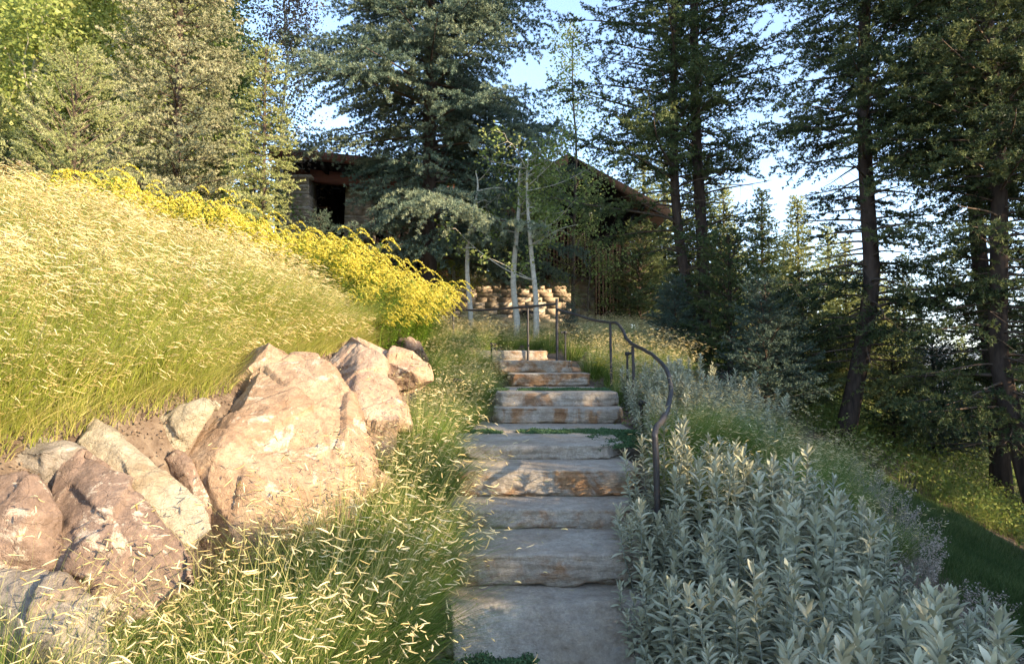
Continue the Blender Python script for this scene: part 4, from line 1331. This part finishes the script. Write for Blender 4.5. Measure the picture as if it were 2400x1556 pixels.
# ------------------------------------------------------------------ goldenrod
def goldenrod(seed, ns=13):
    rng = np.random.default_rng(seed)
    root = empty('goldenrod_plant')
    St = Acc(); Lf = Acc(); Fl = Acc()
    for i in range(ns):
        a0 = rng.uniform(0, 6.28); r0_ = .16 * math.sqrt(rng.uniform())
        b0 = np.array([r0_ * math.cos(a0), r0_ * math.sin(a0), -.02])
        h = rng.uniform(.72, 1.08)
        out = np.array([math.cos(a0) * .35 + .42, math.sin(a0) * .35 - .1, 0]) * rng.uniform(.5, 1.2)
        s = np.linspace(0, 1, 8)
        P = b0 + np.array([0, 0, 1.]) * (h * (s - .12 * s ** 3))[:, None] + out * (h * .75 * s ** 2)[:, None]
        St.tube(P, np.linspace(.0035, .0018, 8), 3)
        nlf = 46
        q = rng.uniform(.12, .93, nlf)
        C = np.stack([np.interp(q, s, P[:, c]) for c in range(3)], -1)
        az = rng.uniform(0, 6.28, nlf); el = rng.normal(.15, .35, nlf)
        D = np.stack([np.cos(az) * np.cos(el), np.sin(az) * np.cos(el), np.sin(el)], -1)
        L = rng.uniform(.05, .095, nlf)[:, None]; w = nrm(np.cross(D, [0, 0, 1.])) * L * .14
        V = np.stack([C, C + D * L * .45 + w, C + D * L - [0, 0, .012], C + D * L * .45 - w], 1).reshape(-1, 3)
        Lf.add(V, np.arange(len(V)).reshape(-1, 4), np.repeat(rng.uniform(0, 1, nlf), 4))
        # arching plume and side plumes
        wind = nrm(np.array([1., rng.normal(-.15, .35), 0]))
        for j in range(4):
            q0 = 1. if j == 0 else rng.uniform(.78, .97)
            p0 = np.array([np.interp(q0, s, P[:, c]) for c in range(3)])
            Lp = rng.uniform(.17, .27) if j == 0 else rng.uniform(.07, .15)
            dirn = wind if j == 0 else nrm(wind * .8 + np.array([rng.normal(0, .6), rng.normal(0, .6), 0]))
            u = np.linspace(0, 1, 9)
            C = p0 + dirn * (Lp * u ** 1.15)[:, None] * .9 + np.array([0, 0, 1.]) * (Lp * (.75 * u - 1.15 * u ** 2))[:, None]
            Fl.tube(C, np.linspace(.005, .002, 9), 3, .3)
            nf = int(Lp * 400)
            uu = rng.uniform(.03, 1, nf); cc = np.stack([np.interp(uu, u, C[:, c]) for c in range(3)], -1)
            rad = (.012 * (1 - .6 * uu))[:, None]
            cc = cc + rng.normal(0, 1, (nf, 3)) * rad * [1, 1, .6] + [0, 0, .004]
            d = nrm(rng.normal(size=(nf, 3))); w = nrm(np.cross(d, rng.normal(size=(nf, 3)))); sz = rng.uniform(.006, .011, (nf, 1))
            V = np.stack([cc - d * sz, cc - w * sz * .6, cc + d * sz, cc + w * sz * .6], 1).reshape(-1, 3)
            Fl.add(V, np.arange(len(V)).reshape(-1, 4), np.repeat(rng.uniform(.1, 1, nf), 4))
    St.build('stems', M['goldleaf'], root); Lf.build('foliage', M['goldleaf'], root); Fl.build('flower_plumes', M['gold'], root)
    return root


gr = [goldenrod(200 + i) for i in range(3)]
G = []
rg = np.random.default_rng(21)
# belt descending from the upper left to the top of the stair
for i in range(26):
    q = i / 25.
    for row in range(4):
        px = 20 + q * 960
        d = np.interp(q, [0, .5, .75, 1], [9.6, 9.6, 9.6, 9.8]) + row * .42 + rg.uniform(-.15, .15)
        x, y = xy(px + rg.uniform(-18, 18), d)
        G.append((x, y, np.interp(q, [0, .6, 1], [1.3, 1.1, 1.08])))
for px, d in ((820, 9.0), (860, 9.3), (880, 8.8), (900, 9.2), (925, 8.9), (940, 9.4), (780, 9.2), (905, 8.5), (870, 8.4), (960, 9.6), (985, 9.8)):
    G.append((*xy(px, d), .85))
for i, (x, y, s) in enumerate(G):
    if i > 3 and rg.uniform() < .2: continue
    src = gr[i % 3]
    place(src, x, y, rg.uniform(-.35, .35), s * rg.uniform(.7, 1.15), 'goldenrod plant with arching yellow plumes along the top of the grassy bank', 'goldenrod along the bank', 'goldenrod', first=i < 3)
for (px, d, s, lb) in ((1392, 10.7, .42, 'small yellow flowering goldenrod behind the rail, left of the second post'), (1418, 10.4, .38, 'small goldenrod close to the second rail post')):
    x, y = xy(px, d); place(gr[0], x, y, .5, s, lb, None, 'goldenrod')


# ------------------------------------------------------------------ silver sage
def sage(seed, ns=6, hmax=.62, lean=.35):
    rng = np.random.default_rng(seed)
    root = empty('sage_plant')
    St = Acc(); Lf = Acc()
    for i in range(ns):
        a0 = i * 6.28 / ns + rng.normal(0, .3); r0_ = rng.uniform(.02, .10)
        b0 = np.array([r0_ * math.cos(a0), r0_ * math.sin(a0), -.03])
        h = hmax * rng.uniform(.68, 1.08)
        ln = lean * rng.uniform(.2, 1.2)
        hz = np.array([math.cos(a0), math.sin(a0), 0])
        s = np.linspace(0, 1, 9)
        P = b0 + hz * (h * ln * (1.4 * s - .7 * s ** 2))[:, None] + np.array([0, 0, 1.]) * (h * s)[:, None]
        St.tube(P, np.linspace(.005, .0025, 9), 5)
        n = int(h / .0102)
        q = np.linspace(.12, 1, n); C = np.stack([np.interp(q, s, P[:, c]) for c in range(3)], -1)
        T = nrm(np.stack([np.interp(q, s, np.gradient(P[:, c])) for c in range(3)], -1))
        az = np.arange(n) * 2.39996 + rng.normal(0, .25, n)
        A_ = nrm(np.cross(T, [0.2, 1., 0])); B_ = np.cross(T, A_)
        Rd = np.cos(az)[:, None] * A_ + np.sin(az)[:, None] * B_
        L = (.080 * np.clip(1.12 - .25 * q, 0, 1) * np.clip((1.04 - q) * 7 + .32, .32, 1) * rng.uniform(.8, 1.15, n))
        el = np.interp(q, [0, .6, .9, 1], [.05, .5, .85, 1.3]) + rng.normal(0, .14, n)
        curl = np.interp(q, [0, .7, 1], [1.0, .55, .15]) + rng.normal(0, .15, n)
        u = np.array([0, .22, .48, .75, 1.]); wv = np.array([.18, .74, 1., .80, .14])
        E = el[:, None] - curl[:, None] * u[None] * .9
        step = np.diff(u, prepend=0)[None]
        rr = np.cumsum(np.cos(E) * step, 1) * L[:, None]; tt = np.cumsum(np.sin(E) * step, 1) * L[:, None]
        mid = C[:, None] + Rd[:, None] * rr[..., None] + T[:, None] * tt[..., None]
        sd_ = np.cross(Rd, T)[:, None]
        nrmv = -Rd[:, None] * np.sin(E)[..., None] + T[:, None] * np.cos(E)[..., None]
        hw = (L * .15)[:, None] * wv[None]
        tw_ = rng.normal(0, .15, n)[:, None, None]
        sd2 = sd_ + nrmv * tw_
        up = nrmv * (hw * .42)[..., None]
        V = np.stack([mid - sd2 * hw[..., None] + up, mid, mid + sd2 * hw[..., None] + up], 2)   # n,5,3,3
        b = np.arange(n)[:, None, None] * 15; k = np.arange(4)[None, :, None] * 3; j = np.arange(2)[None, None]
        F = np.stack([b + k + j, b + k + j + 1, b + k + 3 + j + 1, b + k + 3 + j], -1).reshape(-1, 4)
        Lf.add(V.reshape(-1, 3), F, np.repeat(np.clip(rng.normal(.45, .15, n) + .25 * (q - .5), 0, 1), 15))
    St.build('stems', M['sagestem'], root); Lf.build('foliage', M['sage'], root, smooth=True)
    return root


sg = [sage(300, 7), sage(301, 6, .56), sage(302, 8, .66, .28), sage(303, 5, .5, .45)]
rg = np.random.default_rng(31)
SG = []
sused = set()


def put_sage(x, y, s, label, group, src=None):
    src = src or sg[len(SG) % 4]; SG.append(1)
    f = src.name not in sused; sused.add(src.name)
    return place(src, x, y, rg.uniform(0, 6.28), s, label, group, 'sage plant', first=f)


near = []
for y in np.arange(1.95, 5.0, .26):
    x0 = np.interp(y, [1.7, 3.2, 3.9, 5], [.80, .82, .86, 1.05]); x1 = np.interp(y, [1.7, 3, 5], [1.9, 2.6, 2.35])
    for x in np.arange(x0, x1, .25):
        near.append((x + rg.uniform(-.08, .08), y + rg.uniform(-.08, .08)))
for x, y in near:
    put_sage(x, y, rg.uniform(.72, 1.2), 'silver leaved sage plant in the dense foreground bed right of the steps', 'silver sage in the foreground bed')
for i in range(34):
    y = rg.uniform(6.9, 10.6); x = np.interp(y, [6.9, 8.5, 10.6], [1.75, 2.3, 3.0]) + rg.uniform(-.45, 1.1)
    put_sage(x, y, rg.uniform(.85, 1.15), 'bluish silver sage plant in the shaded patch behind the rail bend', 'silver sage behind the rail bend')
for x, y in ((1.45, 7.6), (1.5, 8.1), (1.42, 7.1), (1.38, 6.5), (1.48, 8.6), (1.8, 8.8), (1.36, 6.0), (1.2, 5.75)):
    put_sage(x, y, .85, 'silver sage plant between the lower rail posts and the steps', 'silver sage along the lower rail')
put_sage(.86, 3.75, .85, 'sage plant leaning over the rough sloping step from the right', None, sg[3])
put_sage(.78, 4.15, .85, 'sage plant leaning over the flaky grey step from the right', None, sg[1])
for x, y in ((.66, 3.72), (.74, 3.5), (.8, 4.5), (.92, 4.8), (.72, 3.3)):
    put_sage(x, y, .8, 'sage plant spilling over the right ends of the lowest steps', 'sage spilling over the step ends', sg[3])


# ------------------------------------------------------------------ lawn, weeds, moss, dusty flowers
def lawn():
    rng = np.random.default_rng(50)
    N = 120000
    y = rng.uniform(4.2, 10.5, N)
    xa = np.interp(y, [4, 6, 8, 10, 10.5], [3.2, 3.5, 3.8, 4.5, 4.8]); xb = np.interp(y, [4, 5, 7, 8.5, 9.5, 10.2, 10.5], [4.9, 5.1, 5.6, 6.0, 6.1, 5.4, 5.0])
    x = xa + (xb - xa) * rng.uniform(0, 1, N) + rng.normal(0, .1, N)
    z = H(x, y)
    A = Acc()
    blades(A, x, y, z, rng.uniform(.04, .11, N) * (.6 + .8 * vn(np.stack([x * 3, y * 3, 0 * x], -1), 2)), np.full(N, .0032), rng.uniform(0, 6.28, N), rng.uniform(.1, .8, N), rng, 1, np.clip(rng.normal(.45, .2, N) + 1.2 * fbm(np.stack([x * 1.5, y * 1.5, 0 * x], -1), 8, 3), 0, 1))
    o = A.build('lawn', M['lawn']); tag(o, 'shaded strip of short green lawn curving down on the right', 'lawn', kind='stuff')


lawn()


def ground_cover():
    rng = np.random.default_rng(51)
    A = Acc()
    N = 9000
    y = rng.uniform(4.5, 22, N); x = np.interp(y, [4.5, 7, 8.5, 9.5, 10.3, 12, 22], [5.1, 5.7, 6.1, 6.2, 5.4, 4.8, 5.2]) + rng.exponential(1.6, N) * (1 + y / 14)
    k = fbm(np.stack([x * .8, y * .8, 0 * x], -1), 90, 3) > -.1; x, y = x[k], y[k]
    z = H(x, y); C = np.stack([x, y, z + rng.uniform(.03, .3, len(x)) * (1 + .6 * vn(np.stack([x * .7, y * .7, 0 * x], -1), 3))], -1)
    leaves_at(C, 10, .10, .05, rng, A, .45)
    N = len(x)
    blades(A, np.repeat(x, 3) + rng.normal(0, .1, N * 3), np.repeat(y, 3) + rng.normal(0, .1, N * 3), np.repeat(z, 3), rng.uniform(.15, .5, N * 3), np.full(N * 3, .003), rng.uniform(0, 6.28, N * 3), rng.uniform(.1, .8, N * 3), rng, 3, rng.uniform(.3, 1, N * 3))
    o = A.build('undergrowth', M['weed']); tag(o, 'low weeds and dry grass beyond the lawn, under the dark trees', 'undergrowth', kind='stuff')
    # fine low greenery in the gaps round the steps and behind the bank
    A = Acc()
    N = 5200
    x = rng.uniform(-2.0, 3.8, N); y = rng.uniform(2.0, 17, N)
    stp = (x > -.62) & (x < 1.25) & (y < 12.8) & (y > 1.5)
    k = ~stp & (x > np.interp(y, XT_Y, XF_X) + .05) & ((x < 2.8) | (y > 6)); x, y = x[k], y[k]
    C = np.stack([x, y, H(x, y) + rng.uniform(.01, .14, len(x))], -1)
    leaves_at(C, 9, .06, .03, rng, A, .4)
    o = A.build('low_greenery', M['leaf_green']); tag(o, 'low green leaves filling the ground between the grass clumps beside the steps', 'ground cover', kind='stuff')


ground_cover()


def mulch():
    rng = np.random.default_rng(61)
    N = 16000
    y = rng.uniform(2.5, 12, N); xt = np.interp(y, XT_Y, XT_X); x = xt + rng.normal(-.05, .35, N)
    z = H(x, y) + rng.uniform(0, .012, N)
    A = Acc(); leaves_at(np.stack([x, y, z], -1), 2, [.02, .02, .004], .022, rng, A, .5, asp=.6)
    o = A.build('mulch', M['mulch']); tag(o, 'bark chips and dry litter on the bare soil above the boulders', 'mulch', kind='stuff')


def litter():
    rng = np.random.default_rng(66)
    A = Acc(); P = []
    for (x0, x1, y0, y1, z) in ((-.35, .7, 3.75, 4.05, .272), (-.3, .65, 4.1, 4.65, .47), (-.38, .8, 4.75, 5.1, .596), (-.42, .85, 5.2, 5.66, .789), (-.4, .9, 5.85, 6.6, .905), (-.35, 1.1, 6.95, 7.7, .898),
                               (-.1, 1.1, 8.1, 8.45, 1.237), (-.05, 1.1, 8.9, 9.9, 1.231), (-.3, .9, 2.6, 3.5, .026)):
        n = int((x1 - x0) * (y1 - y0) * 110)
        x = np.where(rng.uniform(0, 1, n) < .5, rng.uniform(x0, x1, n), x0 + rng.exponential(.15, n)); y = np.where(rng.uniform(0, 1, n) < .5, rng.uniform(y0, y1, n), y1 - rng.exponential(.03, n))
        P.append(np.stack([x, y, np.full(n, z + .006)], -1))
    P = np.concatenate(P); N = len(P)
    a = rng.uniform(0, 6.28, N); d = np.stack([np.cos(a), np.sin(a), rng.normal(0, .1, N)], -1) * rng.uniform(.006, .022, (N, 1)); w = nrm(np.cross(d, [0, 0, 1.])) * rng.uniform(.001, .004, (N, 1))
    V = np.stack([P - d, P + w, P + d, P - w], 1).reshape(-1, 3); A.add(V, np.arange(len(V)).reshape(-1, 4), np.repeat(rng.uniform(0, 1, N), 4))
    o = A.build('litter', M['culm']); tag(o, 'dry seeds, needles and leaf bits fallen on the stone steps', 'litter', kind='stuff')


litter()
M['mulch'] = plain('mulch_chips', (.26, .19, .13), .95, 0, .1, .5, 40, (.09, .06, .045), 0)
mulch()


def moss(x0, x1, y0, y1, z, n, label, seed, h=.02):
    rng = np.random.default_rng(seed)
    x = rng.uniform(x0, x1, n); y = rng.uniform(y0, y1, n)
    k = fbm(np.stack([x * 3, y * 3, 0 * x], -1), seed, 3) > -.12
    k &= np.abs((y - (y0 + y1) / 2) / (y1 - y0) * 2) < .55 + 1.3 * (vn(np.stack([x * 5, 0 * x, 0 * x], -1), seed))
    x, y = x[k], y[k]
    hh = h * (.4 + vn(np.stack([x * 14, y * 14, 0 * x], -1), seed + 1))
    A = Acc(); leaves_at(np.stack([x, y, z + hh], -1), 5, [.012, .012, .006], .014, rng, A, .45, asp=1.)
    o = A.build('moss', M['moss']); tag(o, label, 'moss', kind='stuff')


moss(-.4, 1.25, 6.60, 6.95, .885, 5200, 'green moss strip between the long pale step and the middle landing', 1)
moss(-.25, 1.2, 8.48, 8.85, 1.222, 4200, 'green moss strip in front of the upper landing slab', 2)
moss(-.45, .12, 3.5, 3.82, .012, 2600, 'low green moss patch at the foot of the rough sloping step', 3, .04)
moss(-.75, -.3, 2.9, 3.55, .03, 3000, 'creeping green mat at the lower left corner of the stair', 4, .05)
moss(.7, 1.25, 5.7, 6.9, .84, 2600, 'green creeper at the right end of the long pale step', 5, .05)


def dusty(seed):
    rng = np.random.default_rng(seed)
    root = empty('catmint_plant')
    St = Acc(); Fl = Acc()
    for i in range(26):
        a0 = rng.uniform(0, 6.28); s = np.linspace(0, 1, 5); h = rng.uniform(.25, .42)
        P = np.array([math.cos(a0), math.sin(a0), 0]) * (.03 + .22 * s ** 1.3 * rng.uniform(.3, 1))[:, None] + np.array([0, 0, 1.]) * (h * s)[:, None]
        St.tube(P, np.linspace(.0025, .001, 5), 3)
        n = 26; q = rng.uniform(.45, 1, n); C = np.stack([np.interp(q, s, P[:, c]) for c in range(3)], -1)
        leaves_at(C, 4, .012, .012, rng, Fl, .5)
    St.build('stems', M['sagestem'], root); Fl.build('flower_heads', M['pink'], root)
    return root


du = dusty(400)
for i, (x, y) in enumerate(((2.75, 3.9), (2.9, 4.4), (2.85, 4.9), (3.05, 5.3), (3.2, 5.8), (2.5, 3.5), (3.3, 6.3), (2.3, 3.0), (3.55, 7.0), (3.7, 7.6))):
    place(du, x, y, i, 1.1, 'dusty pinkish seed-headed plant at the edge of the sage bed above the lawn', 'dusty flowers above the lawn', 'flowering plant', first=i == 0)


def haze():
    m = bpy.data.materials.new('haze_air'); m.use_nodes = True
    n = m.node_tree; n.nodes.clear()
    out = n.nodes.new('ShaderNodeOutputMaterial'); v = n.nodes.new('ShaderNodeVolumePrincipled')
    v.inputs['Color'].default_value = (.72, .82, 1, 1)
    v.inputs['Density'].default_value = 3.2e-5
    v.inputs['Anisotropy'].default_value = .2
    n.links.new(v.outputs[0], out.inputs['Volume'])
    A = Acc(); A.box((0, 5, 800), (52400, 52400, 2140))
    o = A.build('haze', m); tag(o, 'pale blue haze over the distant valley', 'haze', kind='stuff')
haze()
